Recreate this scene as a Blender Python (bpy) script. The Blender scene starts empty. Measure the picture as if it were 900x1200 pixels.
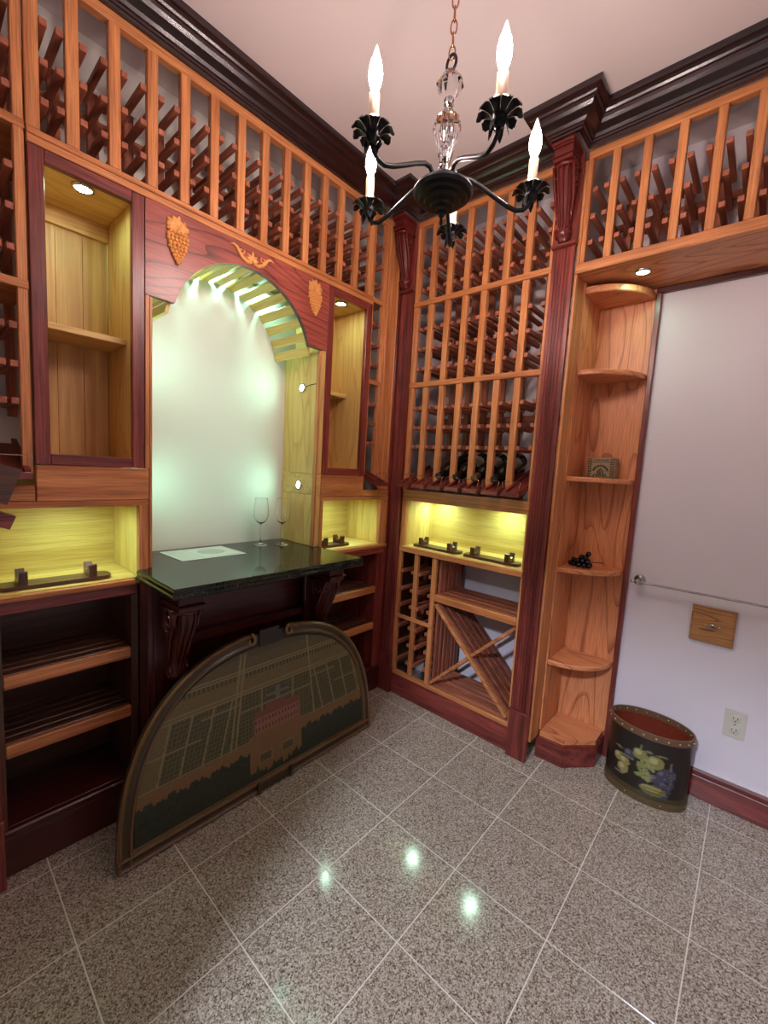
import bpy, bmesh, math, random
from mathutils import Vector, Matrix
import numpy as np
random.seed(7)
S = bpy.context.scene
COL = S.collection
PI = math.pi

# ------------------------------------------------------------------ camera, view, world, big lights
CAM = Vector((1.597, -1.867, 1.324))
R = ((0.7450379, 0.6645164, 0.0577623), (0.1120435, -0.0393112, -0.9929254), (-0.6575445, 0.7462389, -0.1037430))
cd = bpy.data.cameras.new('camera'); cam = bpy.data.objects.new('camera', cd); COL.objects.link(cam)
right, up, back = Vector(R[0]), -Vector(R[1]), -Vector(R[2])
m = Matrix((right, up, back)).transposed().to_4x4(); m.translation = CAM
cam.matrix_world = m
cd.sensor_fit = 'VERTICAL'; cd.sensor_height = 36.0; cd.lens = 495.6 / 1200 * 36.0
cd.clip_start = 0.02
S.camera = cam
S.view_settings.view_transform = 'Standard'; S.view_settings.look = 'None'
S.view_settings.gamma = 1.0; S.view_settings.use_curve_mapping = False
S.view_settings.exposure = 0.12
w = bpy.data.worlds.new('world'); S.world = w; w.use_nodes = True
w.node_tree.nodes['Background'].inputs[0].default_value = (0.9, 0.92, 1.0, 1)
w.node_tree.nodes['Background'].inputs[1].default_value = 0.03

BULB_E = 330.0      # chandelier bulb emission
PUCK_E = 120.0      # led puck lens emission
BULB_COL = (1.0, 0.81, 0.75)
LED_COL = (0.60, 1.0, 0.74)

def light(name, kind, loc, energy, color, size=0.1, aim=None, **k):
    d = bpy.data.lights.new(name, kind); d.energy = energy; d.color = color
    if kind == 'AREA': d.shape = 'DISK'; d.size = size
    if kind in ('POINT', 'SPOT'): d.shadow_soft_size = size
    o = bpy.data.objects.new(name, d); COL.objects.link(o); o.location = loc
    if aim is not None: o.rotation_euler = (Vector(aim) - Vector(loc)).to_track_quat('-Z', 'Y').to_euler()
    return o
# daylight-coloured lamp of the next room, shining in through the doorway behind the camera
light('hall_lamp', 'AREA', (1.40, -3.45, 2.62), 105.0, (0.74, 0.82, 1.0), 0.22, aim=(0.95, 0.0, 0.35))

# ------------------------------------------------------------------ materials
def lin(r, g, b):
    f = lambda c: (c / 255 / 12.92) if c / 255 <= 0.04045 else ((c / 255 + 0.055) / 1.055) ** 2.4
    return (f(r), f(g), f(b), 1.0)
MATS = {}
def newmat(name):
    m = bpy.data.materials.new(name); m.use_nodes = True
    nt = m.node_tree; b = nt.nodes['Principled BSDF']; MATS[name] = m
    return m, nt, b
def simple(name, col, rough=0.5, metal=0.0, spec=0.5, **k):
    m, nt, b = newmat(name)
    b.inputs['Base Color'].default_value = col if len(col) == 4 else (*col, 1)
    b.inputs['Roughness'].default_value = rough; b.inputs['Metallic'].default_value = metal
    b.inputs['Specular IOR Level'].default_value = spec
    # faint mottling keeps the surface from being a flat fill
    tc = nt.nodes.new('ShaderNodeTexCoord'); nz = nt.nodes.new('ShaderNodeTexNoise')
    nz.inputs['Scale'].default_value = k.get('nscale', 30.0); nz.inputs['Detail'].default_value = 4
    nt.links.new(tc.outputs['Object'], nz.inputs['Vector'])
    mx = nt.nodes.new('ShaderNodeMix'); mx.data_type = 'RGBA'; mx.blend_type = 'MULTIPLY'
    mx.inputs[0].default_value = k.get('mottle', 0.18)
    mx.inputs[6].default_value = b.inputs['Base Color'].default_value
    nt.links.new(nz.outputs['Color'], mx.inputs[7]); nt.links.new(mx.outputs[2], b.inputs['Base Color'])
    return m
def wood(name, dark, light_, axis, rough=0.42, scale=1.0, coat=0.0, pore=0.55, cathedral=0.0, knots=False):
    m, nt, b = newmat(name); N = nt.nodes.new; L = nt.links.new
    tc = N('ShaderNodeTexCoord'); oi = N('ShaderNodeObjectInfo')
    ad = N('ShaderNodeVectorMath'); ad.operation = 'MULTIPLY_ADD'
    L(oi.outputs['Random'], ad.inputs[0]); ad.inputs[1].default_value = (17.3, 11.1, 23.7); L(tc.outputs['Object'], ad.inputs[2])
    def mapped(along, across):
        mp = N('ShaderNodeMapping'); s = [across * scale] * 3; s['XYZ'.index(axis)] = along * scale
        mp.inputs['Scale'].default_value = s; L(ad.outputs[0], mp.inputs['Vector']); return mp
    n1 = N('ShaderNodeTexNoise'); n1.inputs['Scale'].default_value = 1.0; n1.inputs['Detail'].default_value = 5
    n1.inputs['Distortion'].default_value = 0.5
    L(mapped(1.6, 34).outputs[0], n1.inputs['Vector'])
    n2 = N('ShaderNodeTexNoise'); n2.inputs['Scale'].default_value = 1.0; n2.inputs['Detail'].default_value = 3
    L(mapped(9, 420).outputs[0], n2.inputs['Vector'])
    rp = N('ShaderNodeValToRGB'); rp.color_ramp.elements[0].position = 0.30; rp.color_ramp.elements[1].position = 0.70
    rp.color_ramp.elements[0].color = dark; rp.color_ramp.elements[1].color = light_
    src = n1.outputs['Fac']
    if cathedral:
        nl = N('ShaderNodeTexNoise'); nl.inputs['Scale'].default_value = 1.0; nl.inputs['Detail'].default_value = 1.2; nl.inputs['Roughness'].default_value = 0.35
        L(mapped(0.9, 6.0).outputs[0], nl.inputs['Vector'])
        m8 = N('ShaderNodeMath'); m8.operation = 'MULTIPLY'; m8.inputs[1].default_value = 15.0; L(nl.outputs['Fac'], m8.inputs[0])
        fr_ = N('ShaderNodeMath'); fr_.operation = 'FRACT'; L(m8.outputs[0], fr_.inputs[0])
        wv = N('ShaderNodeValToRGB'); ee = wv.color_ramp.elements; ee[0].position = 0.0; ee[1].position = 1.0
        ee[0].color = (0.1, 0.1, 0.1, 1); ee[1].color = (0.75, 0.75, 0.75, 1); e3 = ee.new(0.30); e3.color = (1, 1, 1, 1)
        L(fr_.outputs[0], wv.inputs['Fac'])
        mm = N('ShaderNodeMix'); mm.inputs[0].default_value = cathedral
        L(n1.outputs['Fac'], mm.inputs[2]); L(wv.outputs['Color'], mm.inputs[3]); src = mm.outputs[0]
    L(src, rp.inputs['Fac'])
    pr = N('ShaderNodeValToRGB'); pr.color_ramp.elements[0].position = 0.36; pr.color_ramp.elements[1].position = 0.56
    v = 1 - pore; pr.color_ramp.elements[0].color = (v, v, v, 1); pr.color_ramp.elements[1].color = (1, 1, 1, 1)
    L(n2.outputs['Fac'], pr.inputs['Fac'])
    mx = N('ShaderNodeMix'); mx.data_type = 'RGBA'; mx.blend_type = 'MULTIPLY'; mx.inputs[0].default_value = 1.0
    L(rp.outputs['Color'], mx.inputs[6]); L(pr.outputs['Color'], mx.inputs[7])
    out = mx.outputs[2]
    if knots:
        vo = N('ShaderNodeTexVoronoi'); vo.inputs['Scale'].default_value = 1.0; L(mapped(3.2, 6.5).outputs[0], vo.inputs['Vector'])
        kr = N('ShaderNodeValToRGB'); kr.color_ramp.elements[0].position = 0.03; kr.color_ramp.elements[1].position = 0.10
        kr.color_ramp.elements[0].color = (0.12, 0.07, 0.04, 1); kr.color_ramp.elements[1].color = (1, 1, 1, 1)
        L(vo.outputs['Distance'], kr.inputs['Fac'])
        m2 = N('ShaderNodeMix'); m2.data_type = 'RGBA'; m2.blend_type = 'MULTIPLY'; m2.inputs[0].default_value = 0.85
        L(out, m2.inputs[6]); L(kr.outputs['Color'], m2.inputs[7]); out = m2.outputs[2]
    L(out, b.inputs['Base Color'])
    b.inputs['Roughness'].default_value = rough
    if coat: b.inputs['Coat Weight'].default_value = coat; b.inputs['Coat Roughness'].default_value = 0.24
    bp = N('ShaderNodeBump'); bp.inputs['Strength'].default_value = 0.16; bp.inputs['Distance'].default_value = 0.002
    L(n2.outputs['Fac'], bp.inputs['Height']); L(bp.outputs['Normal'], b.inputs['Normal'])
    return m
OAK = {a: wood('oak_' + a.lower(), lin(172, 98, 54), lin(228, 152, 94), a, 0.40, pore=0.38) for a in 'XYZ'}
OAKC = {a: wood('oak_plywood_' + a.lower(), lin(170, 94, 56), lin(222, 144, 94), a, 0.42, pore=0.34, cathedral=0.5) for a in 'XYZ'}
RED = {a: wood('shaded_redwood_' + a.lower(), lin(136, 72, 50), lin(192, 114, 84), a, 0.5, pore=0.3) for a in 'XYZ'}  # rungs and inner rack parts: the upright wood, colour darkened for shade
CHER = {a: wood('cherry_stained_oak_' + a.lower(), lin(92, 32, 26), lin(156, 68, 58), a, 0.34, coat=0.18, pore=0.6) for a in 'XYZ'}
CHERC = wood('cherry_stained_valance', lin(94, 32, 26), lin(168, 82, 68), 'Y', 0.36, coat=0.2, pore=0.4, cathedral=0.5)
DARKC = {a: wood('dark_cherry_' + a.lower(), lin(58, 18, 14), lin(90, 30, 24), a, 0.30, coat=0.3, pore=0.4) for a in 'XYZ'}
CROWN = {a: wood('crown_mahogany_' + a.lower(), lin(25, 10, 13), lin(46, 18, 22), a, 0.22, coat=0.6, pore=0.3) for a in 'XYZ'}
LINE = {a: wood('golden_lining_' + a.lower(), lin(190, 142, 76), lin(222, 180, 108), a, 0.45, pore=0.16, cathedral=0.3) for a in 'XYZ'}
YEL = {a: wood('yellow_oak_lining_' + a.lower(), lin(206, 166, 84), lin(232, 200, 120), a, 0.45, pore=0.22) for a in 'XYZ'}
KNOT = wood('knotty_plywood_lining', lin(186, 136, 74), lin(224, 180, 112), 'Z', 0.45, pore=0.12, knots=True)
BROWN = {a: wood('walnut_stain_' + a.lower(), lin(62, 34, 22), lin(104, 62, 40), a, 0.35, coat=0.2, pore=0.4) for a in 'XYZ'}
CARVED = simple('carved_cherry', lin(104, 34, 28), 0.27, nscale=60, mottle=0.3)
CARVED_D = simple('carved_dark_cherry', lin(80, 24, 20), 0.25, nscale=60, mottle=0.3)
APPL = simple('carved_maple', lin(232, 160, 88), 0.45, nscale=60)
PAINT = simple('wall_paint', lin(218, 209, 215), 0.62, nscale=5, mottle=0.05)
NICHEP = simple('niche_paint', lin(226, 222, 214), 0.6, nscale=5, mottle=0.05)
CEILP = simple('ceiling_paint', lin(224, 211, 210), 0.7, nscale=6, mottle=0.05)
IRON = simple('black_iron', lin(26, 25, 27), 0.36, metal=0.55, nscale=90)
BRASS = simple('antique_brass', lin(196, 132, 96), 0.25, metal=1.0)
NICKEL = simple('brushed_nickel', lin(190, 186, 184), 0.25, metal=1.0)
SLEEVE = simple('candle_sleeve', lin(206, 176, 150), 0.4)
IVORY = simple('ivory_plastic', lin(206, 200, 186), 0.4)
DARK = simple('dark_slot', lin(20, 18, 18), 0.6)
GROUT = simple('grout', lin(222, 213, 200), 0.8, mottle=0.08)
LABEL = simple('bottle_label', lin(176, 164, 146), 0.6)
CAPS = simple('bottle_capsule', lin(28, 22, 24), 0.35)
CAPB = simple('bronze_bottle_capsule', lin(96, 74, 50), 0.35)
BLACKB = simple('black_bead', lin(12, 11, 16), 0.16, nscale=40, mottle=0.1)
STEM = simple('grape_stem', lin(92, 54, 34), 0.6)
GOLDF = simple('gilded_frame', lin(72, 57, 36), 0.32, nscale=40, mottle=0.5)
GOLDL = simple('gilded_frame_edge', lin(128, 94, 58), 0.26, nscale=40, mottle=0.4)
FRAMED = simple('painting_backing', lin(44, 40, 32), 0.45)
BINR = simple('bin_inside', lin(120, 44, 24), 0.5)
BINB = simple('bin_leather_band', lin(112, 80, 56), 0.5, nscale=70, mottle=0.4)
BINBASE = simple('bin_base_band', lin(98, 78, 48), 0.5, nscale=70, mottle=0.4)
BOXM = simple('bone_box', lin(168, 146, 108), 0.55, nscale=120, mottle=0.6)
BOXD = simple('bone_box_inlay', lin(70, 46, 28), 0.5)
STUD = simple('stud_brass', lin(206, 184, 140), 0.3, metal=0.7)
WIRE = simple('clear_wire', lin(190, 170, 150), 0.2, metal=0.8)
def emis(name, col, e):
    m, nt, b = newmat(name); b.inputs['Base Color'].default_value = (*col, 1)
    b.inputs['Emission Color'].default_value = (*col, 1); b.inputs['Emission Strength'].default_value = e
    return m
BULB = emis('bulb_glow', BULB_COL, BULB_E)
BTIP = emis('bulb_tip_glow', (1.0, 0.86, 0.78), 2.2)
PUCK = emis('led_lens', LED_COL, PUCK_E)
NPUCK = emis('niche_led_lens', (0.44, 1.0, 0.72), PUCK_E * 2.5)
KPUCK = emis('nook_led_lens', LED_COL, PUCK_E * 1.7)
VPUCK = emis('vault_led_lens', (0.42, 1.0, 0.80), PUCK_E * 6.0)
def glassmat(name, col, rough, ior=1.48):
    m, nt, b = newmat(name); b.inputs['Base Color'].default_value = col
    b.inputs['Transmission Weight'].default_value = 1.0; b.inputs['Roughness'].default_value = rough; b.inputs['IOR'].default_value = ior
    return m
GLASS = glassmat('clear_glass', (1, 1, 1, 1), 0.0, 1.45)
CRYST = glassmat('cut_crystal', (0.96, 0.96, 0.98, 1), 0.02, 1.55)
BOTTLE = simple('dark_bottle_glass', lin(10, 12, 10), 0.06, spec=0.8, mottle=0.05)
def granite(name, cols, pos, scale, rough):
    m, nt, b = newmat(name); N = nt.nodes.new; L = nt.links.new
    tc = N('ShaderNodeTexCoord'); oi = N('ShaderNodeObjectInfo')
    ad = N('ShaderNodeVectorMath'); ad.operation = 'MULTIPLY_ADD'
    L(oi.outputs['Random'], ad.inputs[0]); ad.inputs[1].default_value = (13.1, 31.7, 7.7); L(tc.outputs['Object'], ad.inputs[2])
    n = N('ShaderNodeTexNoise'); n.inputs['Scale'].default_value = scale; n.inputs['Detail'].default_value = 3.5; n.inputs['Roughness'].default_value = 0.62
    n.inputs['Distortion'].default_value = 0.6
    L(ad.outputs[0], n.inputs['Vector'])
    vo = N('ShaderNodeTexVoronoi'); vo.inputs['Scale'].default_value = scale * 0.9; L(ad.outputs[0], vo.inputs['Vector'])
    ma = N('ShaderNodeMath'); ma.operation = 'MULTIPLY_ADD'; L(vo.outputs['Color'], ma.inputs[0]); ma.inputs[1].default_value = 0.34; 
    L(n.outputs['Fac'], ma.inputs[2])
    rp = N('ShaderNodeValToRGB'); e = rp.color_ramp.elements
    while len(e) < len(cols): e.new(0.5)
    for k, (c, p) in enumerate(zip(cols, pos)): e[k].position = p; e[k].color = c
    L(ma.outputs[0], rp.inputs['Fac']); L(rp.outputs['Color'], b.inputs['Base Color'])
    b.inputs['Roughness'].default_value = rough
    return m
TILE = granite('granite_tile', [lin(70, 57, 47), lin(128, 112, 97), lin(172, 158, 142), lin(202, 193, 180)], [0.46, 0.58, 0.71, 0.86], 270, 0.12)
TOP = granite('dark_green_granite', [lin(8, 12, 10), lin(20, 28, 23), lin(30, 38, 32), lin(54, 62, 52)], [0.45, 0.62, 0.75, 0.92], 150, 0.07)
def printmat(name, rough, coat=0.0):
    m, nt, b = newmat(name); a = nt.nodes.new('ShaderNodeVertexColor'); a.layer_name = 'print'
    nt.links.new(a.outputs['Color'], b.inputs['Base Color']); b.inputs['Roughness'].default_value = rough
    b.inputs['Coat Weight'].default_value = coat
    return m
PRINT = printmat('painted_canvas', 0.5); PRINTB = printmat('painted_tole', 0.4); PRINTP = printmat('printed_card', 0.5)

# ------------------------------------------------------------------ builders
def link(o, parent=None):
    COL.objects.link(o)
    if parent is not None: o.parent = parent
    return o
def wloc(o):
    v = Vector((0, 0, 0))
    while o is not None: v += o.location; o = o.parent
    return v
def thing(name, label, cat, loc, group=None):
    o = bpy.data.objects.new(name, None); o.empty_display_size = 0.05; link(o)
    o.location = loc; o['label'] = label; o['category'] = cat; o['kind'] = 'thing'
    if group: o['group'] = group
    return o
def place(name, me, parent, loc, label=None, rot=None):
    o = bpy.data.objects.new(name, me); link(o, parent)
    o.location = Vector(loc) - (wloc(parent) if parent is not None else Vector((0, 0, 0)))
    if rot is not None: o.rotation_euler = rot
    if label: o['label'] = label
    return o
def tagthing(o, label, cat, group=None):
    o['label'] = label; o['category'] = cat; o['kind'] = 'thing'
    if group: o['group'] = group
    return o
def mesh_from(name, verts, faces, mats, smooth=False, idx=None):
    me = bpy.data.meshes.new(name); me.from_pydata([tuple(v) for v in verts], [], faces)
    for m in (mats if isinstance(mats, (list, tuple)) else [mats]): me.materials.append(m)
    if idx: me.polygons.foreach_set('material_index', idx)
    if smooth: me.polygons.foreach_set('use_smooth', [True] * len(me.polygons))
    me.update(); return me
def from_bm(bm, name, mats, smooth=False):
    me = bpy.data.meshes.new(name); bmesh.ops.recalc_face_normals(bm, faces=bm.faces[:]); bm.to_mesh(me); bm.free()
    for m in (mats if isinstance(mats, (list, tuple)) else [mats]): me.materials.append(m)
    if smooth: me.polygons.foreach_set('use_smooth', [True] * len(me.polygons))
    return me
BOXES = {}
def boxmesh(dx, dy, dz, mat, c):
    key = (round(dx, 4), round(dy, 4), round(dz, 4), mat.name, round(c, 4))
    if key in BOXES: return BOXES[key]
    hx, hy, hz = dx / 2, dy / 2, dz / 2; c = min(c, hx * .45, hy * .45, hz * .45)
    V = []; ix = {}
    for sx in (-1, 1):
        for sy in (-1, 1):
            for sz in (-1, 1):
                for a in range(3):
                    p = [sx * (hx - c), sy * (hy - c), sz * (hz - c)]; p[a] = (sx * hx, sy * hy, sz * hz)[a]
                    ix[(sx, sy, sz, a)] = len(V); V.append(p)
    F = []
    for a in range(3):
        u, v = [(1, 2), (2, 0), (0, 1)][a]
        for s in (-1, 1):
            q = []
            for su, sv in ((-1, -1), (1, -1), (1, 1), (-1, 1)):
                k = [0, 0, 0]; k[a] = s; k[u] = su; k[v] = sv; q.append(ix[(*k, a)])
            F.append(q if s > 0 else q[::-1])
    for a in range(3):
        u, v = [(1, 2), (2, 0), (0, 1)][a]
        for su in (-1, 1):
            for sv in (-1, 1):
                k0 = [0, 0, 0]; k1 = [0, 0, 0]; k0[a] = -1; k1[a] = 1
                for k in (k0, k1): k[u] = su; k[v] = sv
                q = [ix[(*k0, u)], ix[(*k1, u)], ix[(*k1, v)], ix[(*k0, v)]]
                F.append(q[::-1] if su * sv > 0 else q)
    for sx in (-1, 1):
        for sy in (-1, 1):
            for sz in (-1, 1):
                q = [ix[(sx, sy, sz, a)] for a in range(3)]
                F.append(q if sx * sy * sz > 0 else q[::-1])
    me = mesh_from('box', V, F, mat); BOXES[key] = me
    return me
def box(name, parent, x0, x1, y0, y1, z0, z1, mat, c=0.0015, label=None):
    return place(name, boxmesh(x1 - x0, y1 - y0, z1 - z0, mat, c), parent, ((x0 + x1) / 2, (y0 + y1) / 2, (z0 + z1) / 2), label)
def struct(o): o['kind'] = 'structure'; return o
def bm_box(bm, x0, x1, y0, y1, z0, z1):
    r = bmesh.ops.create_cube(bm, size=1.0)
    bmesh.ops.scale(bm, verts=r['verts'], vec=(x1 - x0, y1 - y0, z1 - z0))
    bmesh.ops.translate(bm, verts=r['verts'], vec=((x0 + x1) / 2, (y0 + y1) / 2, (z0 + z1) / 2))
    return r['verts']
def prism(name, pts, axis, a0, a1, mats):
    """extrude a 2D outline (list of (u,v)) along an axis; pts in the two other axes, in order"""
    n = len(pts); V = []
    def mk(u, v, a):
        return {'X': (a, u, v), 'Y': (u, a, v), 'Z': (u, v, a)}[axis]
    for a in (a0, a1): V += [mk(u, v, a) for u, v in pts]
    bm = bmesh.new(); vs = [bm.verts.new(v) for v in V]
    bm.faces.new(vs[:n]); bm.faces.new(vs[n:][::-1])
    for i in range(n): bm.faces.new((vs[i], vs[(i + 1) % n], vs[n + (i + 1) % n], vs[n + i]))
    return from_bm(bm, name, mats)
def tube(path, r, seg=8, closed=False, name='tube', mat=None, smooth=True, cap=True):
    P = [Vector(p) for p in path]; n = len(P); rs = r if isinstance(r, (list, tuple)) else [r] * n
    V, F = [], []; ref = None
    for i, p in enumerate(P):
        t = (P[(i + 1) % n] - P[i - 1]) if closed else (P[min(i + 1, n - 1)] - P[max(i - 1, 0)])
        t.normalize()
        if ref is None: ref = t.orthogonal().normalized()
        ref = (ref - t * ref.dot(t)).normalized(); b = t.cross(ref)
        for k in range(seg):
            a = 2 * PI * k / seg; V.append(p + (ref * math.cos(a) + b * math.sin(a)) * rs[i])
    for i in range(n if closed else n - 1):
        j = (i + 1) % n
        for k in range(seg):
            k2 = (k + 1) % seg; F.append((i * seg + k, i * seg + k2, j * seg + k2, j * seg + k))
    if cap and not closed:
        F.append(tuple(range(seg))[::-1]); F.append(tuple(range((n - 1) * seg, n * seg)))
    if mat is None: return V, F
    return mesh_from(name, V, F, mat, smooth)
def lathe(prof, seg, name, mats, smooth=True, M=None, ripple=None, idxf=None):
    """prof: list of (r,z); closed at r=0 ends; ripple(k,seg,r,z)->radius"""
    V, F, I = [], [], []; rows = []
    for (r, z) in prof:
        if r < 1e-6: rows.append([len(V)]); V.append(Vector((0, 0, z)))
        else:
            rows.append(list(range(len(V), len(V) + seg)))
            for k in range(seg):
                a = 2 * PI * k / seg; rr = ripple(k, seg, r, z) if ripple else r
                V.append(Vector((rr * math.cos(a), rr * math.sin(a), z)))
    for i in range(len(rows) - 1):
        A, B = rows[i], rows[i + 1]
        for k in range(seg):
            k2 = (k + 1) % seg
            if len(A) == 1 and len(B) == 1: continue
            if len(A) == 1: F.append((A[0], B[k2], B[k]))
            elif len(B) == 1: F.append((A[k], A[k2], B[0]))
            else: F.append((A[k], A[k2], B[k2], B[k]))
            I.append(idxf(i) if idxf else 0)
    if M is not None: V = [M @ v for v in V]
    return mesh_from(name, V, F, mats, smooth, I if idxf else None)
def join_vf(parts):
    V, F = [], []
    for v, f in parts:
        o = len(V); V += list(v); F += [tuple(i + o for i in q) for q in f]
    return V, F

# ------------------------------------------------------------------ room shell
ZC = 2.722
YB, XL, XR, YF = 0.342, -0.285, 2.15, -2.30
struct(box('wall_back', None, XL - 0.1, XR + 0.1, YB, YB + 0.1, -0.05, ZC, PAINT, 0.0))
struct(box('wall_left', None, XL - 0.1, XL, YF - 0.1, YB, -0.05, ZC, NICHEP, 0.0))
struct(box('wall_right', None, XR, XR + 0.1, YF - 0.1, YB, -0.05, ZC, PAINT, 0.0))
fw = bpy.data.objects.new('wall_front', None); link(fw); fw['kind'] = 'structure'
DX0, DX1, DZ = 1.00, 1.90, 2.04
box('wall_section', fw, XL, DX0, YF - 0.1, YF, -0.05, ZC, PAINT, 0.0)
box('wall_section', fw, DX1, XR, YF - 0.1, YF, -0.05, ZC, PAINT, 0.0)
box('lintel', fw, DX0, DX1, YF - 0.1, YF, DZ, ZC, PAINT, 0.0)
struct(box('ceiling', None, XL - 0.1, XR + 0.1, YF - 0.1, YB + 0.1, ZC, ZC + 0.06, CEILP, 0.0))
# tiled floor: a grout bed and one granite tile per joint grid cell
floor = struct(box('floor', None, XL, XR, YF - 1.6, YB, -0.06, -0.0008, GROUT, 0.0))
P_, G_ = 0.3055, 0.0034
xs = [0.060 + P_ * k for k in range(-1, 8)]; ys = [0.220 - P_ * k for k in range(-1, 9)]
for xa in xs:
    for yb in ys:
        x0, x1 = max(xa + G_ / 2, -0.02), min(xa + P_ - G_ / 2, XR); y1, y0 = min(yb - G_ / 2, YB), max(yb - P_ + G_ / 2, YF)
        if x1 - x0 > 0.01 and y1 - y0 > 0.01: box('floor_tile', floor, x0, x1, y0, y1, -0.012, 0.0, TILE, 0.0004)
bb = struct(place('baseboard_back', prism('baseboard', [(0.320, 0.0005), (0.3415, 0.0005), (0.3415, 0.124), (0.334, 0.124), (0.326, 0.114), (0.322, 0.098), (0.320, 0.094)], 'X', 1.192, XR - 0.001, CHER['X']), None, (0, 0, 0)))
box('caulk', bb, 1.192, XR - 0.001, 0.331, 0.3415, 0.1245, 0.1275, simple('caulk_white', lin(225, 220, 222), 0.6), 0.0)

# crown moulding with breaks over the pilasters
CP = [(0.0, 0.0), (0.011, 0.0), (0.013, 0.007), (0.019, 0.008), (0.021, 0.014), (0.027, 0.016), (0.034, 0.024), (0.044, 0.031), (0.055, 0.038),
      (0.063, 0.047), (0.067, 0.056), (0.074, 0.058), (0.078, 0.064), (0.086, 0.069), (0.094, 0.072), (0.096, 0.078), (0.096, 0.0905)]
path = [(0.0, -2.28), (0.0, -0.125), (0.094, -0.125), (0.094, -0.012), (0.845, -0.012), (0.845, -0.125), (0.935, -0.125), (0.935, -0.012), (XR - 0.001, -0.012)]
V, F = [], []
for p, dz in CP:
    for i, q in enumerate(path):
        q = Vector(q); off = Vector((0, 0)); ds = []
        if i > 0: d = (q - Vector(path[i - 1])).normalized(); ds.append(Vector((d.y, -d.x)))
        if i < len(path) - 1: d = (Vector(path[i + 1]) - q).normalized(); ds.append(Vector((d.y, -d.x)))
        off = ds[0] * p if len(ds) == 1 else (ds[0] + ds[1]) * p
        V.append((q.x + off.x, q.y + off.y, 2.631 + dz))
nP = len(path)
for a in range(len(CP) - 1):
    for i in range(nP - 1): F.append((a * nP + i, a * nP + i + 1, (a + 1) * nP + i + 1, (a + 1) * nP + i))
cr = mesh_from('crown', V, F, [CROWN['Y'], CROWN['X']], False, [0 if (i in (0, 2, 4, 6)) and i in (0,) else 1 for a in range(len(CP) - 1) for i in range(nP - 1)])
bm = bmesh.new(); bm.from_mesh(cr)
geom = bmesh.ops.extrude_face_region(bm, geom=bm.faces[:]); bm.free()
crown = struct(place('trim_1', cr, None, (0, 0, 0)))
md = crown.modifiers.new('thick', 'SOLIDIFY'); md.thickness = 0.004; md.offset = 0

# ------------------------------------------------------------------ wine racks
def upright(parent, run, u, z0, z1, face, depth=0.024, wd=0.032):
    if run == 'Y': return box('upright', parent, face - depth, face, u - wd / 2, u + wd / 2, z0, z1, OAK['Z'], 0.002)
    return box('upright', parent, u - wd / 2, u + wd / 2, face, face + depth, z0, z1, OAK['Z'], 0.002)
def rung(parent, run, u, z, f0, f1, s=0.0185):
    if run == 'Y': return box('rung', parent, f1, f0, u - s / 2, u + s / 2, z - s / 2, z + s / 2, RED['X'], 0.0015)
    return box('rung', parent, u - s / 2, u + s / 2, f0, f1, z - s / 2, z + s / 2, RED['Y'], 0.0015)
def back_post(parent, run, u, z0, z1, at):
    if run == 'Y': return box('back_post', parent, at - 0.022, at, u - 0.016, u + 0.016, z0, z1, RED['Z'], 0.0015)
    return box('back_post', parent, u - 0.016, u + 0.016, at, at + 0.022, z0, z1, RED['Z'], 0.0015)
ZT = 2.629
ROWS1 = (2.278, 2.378, 2.479)
# long rack over the left wall
t = thing('wine_rack', 'long open wooden bottle rack running along the top of the left wall above the arch', 'wine rack', (-0.13, -0.925, 2.155))
box('face_rail', t, -0.026, 0.0, -1.615, -0.234, 2.156, 2.196, OAK['Y'], 0.002)
box('rail_bead', t, 0.0, 0.006, -1.615, -0.234, 2.176, 2.184, OAK['Y'], 0.002)
box('bottom_board', t, -0.280, -0.027, -1.615, -0.234, 2.156, 2.172, OAK['Y'], 0.001)
box('top_rail', t, -0.028, 0.001, -1.615, -0.234, 2.598, ZT, OAK['Y'], 0.002)
LU = [-1.600, -1.508, -1.401, -1.293, -1.189, -1.085, -0.980, -0.877, -0.774, -0.671, -0.570, -0.469, -0.365, -0.262]
for u in LU:
    upright(t, 'Y', u, 2.196, 2.598, 0.0)
    back_post(t, 'Y', u, 2.173, 2.52, -0.225)
    for s in (-1, 1):
        if (u == LU[0] and s < 0) or (u == LU[-1] and s > 0): continue
        for z in ROWS1: rung(t, 'Y', u + s * 0.0275, z, -0.003, -0.224)
for z in (2.44,): box('cross_slat', t, -0.262, -0.248, -1.60, -0.25, z - 0.014, z + 0.014, RED['Y'], 0.001)

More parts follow.
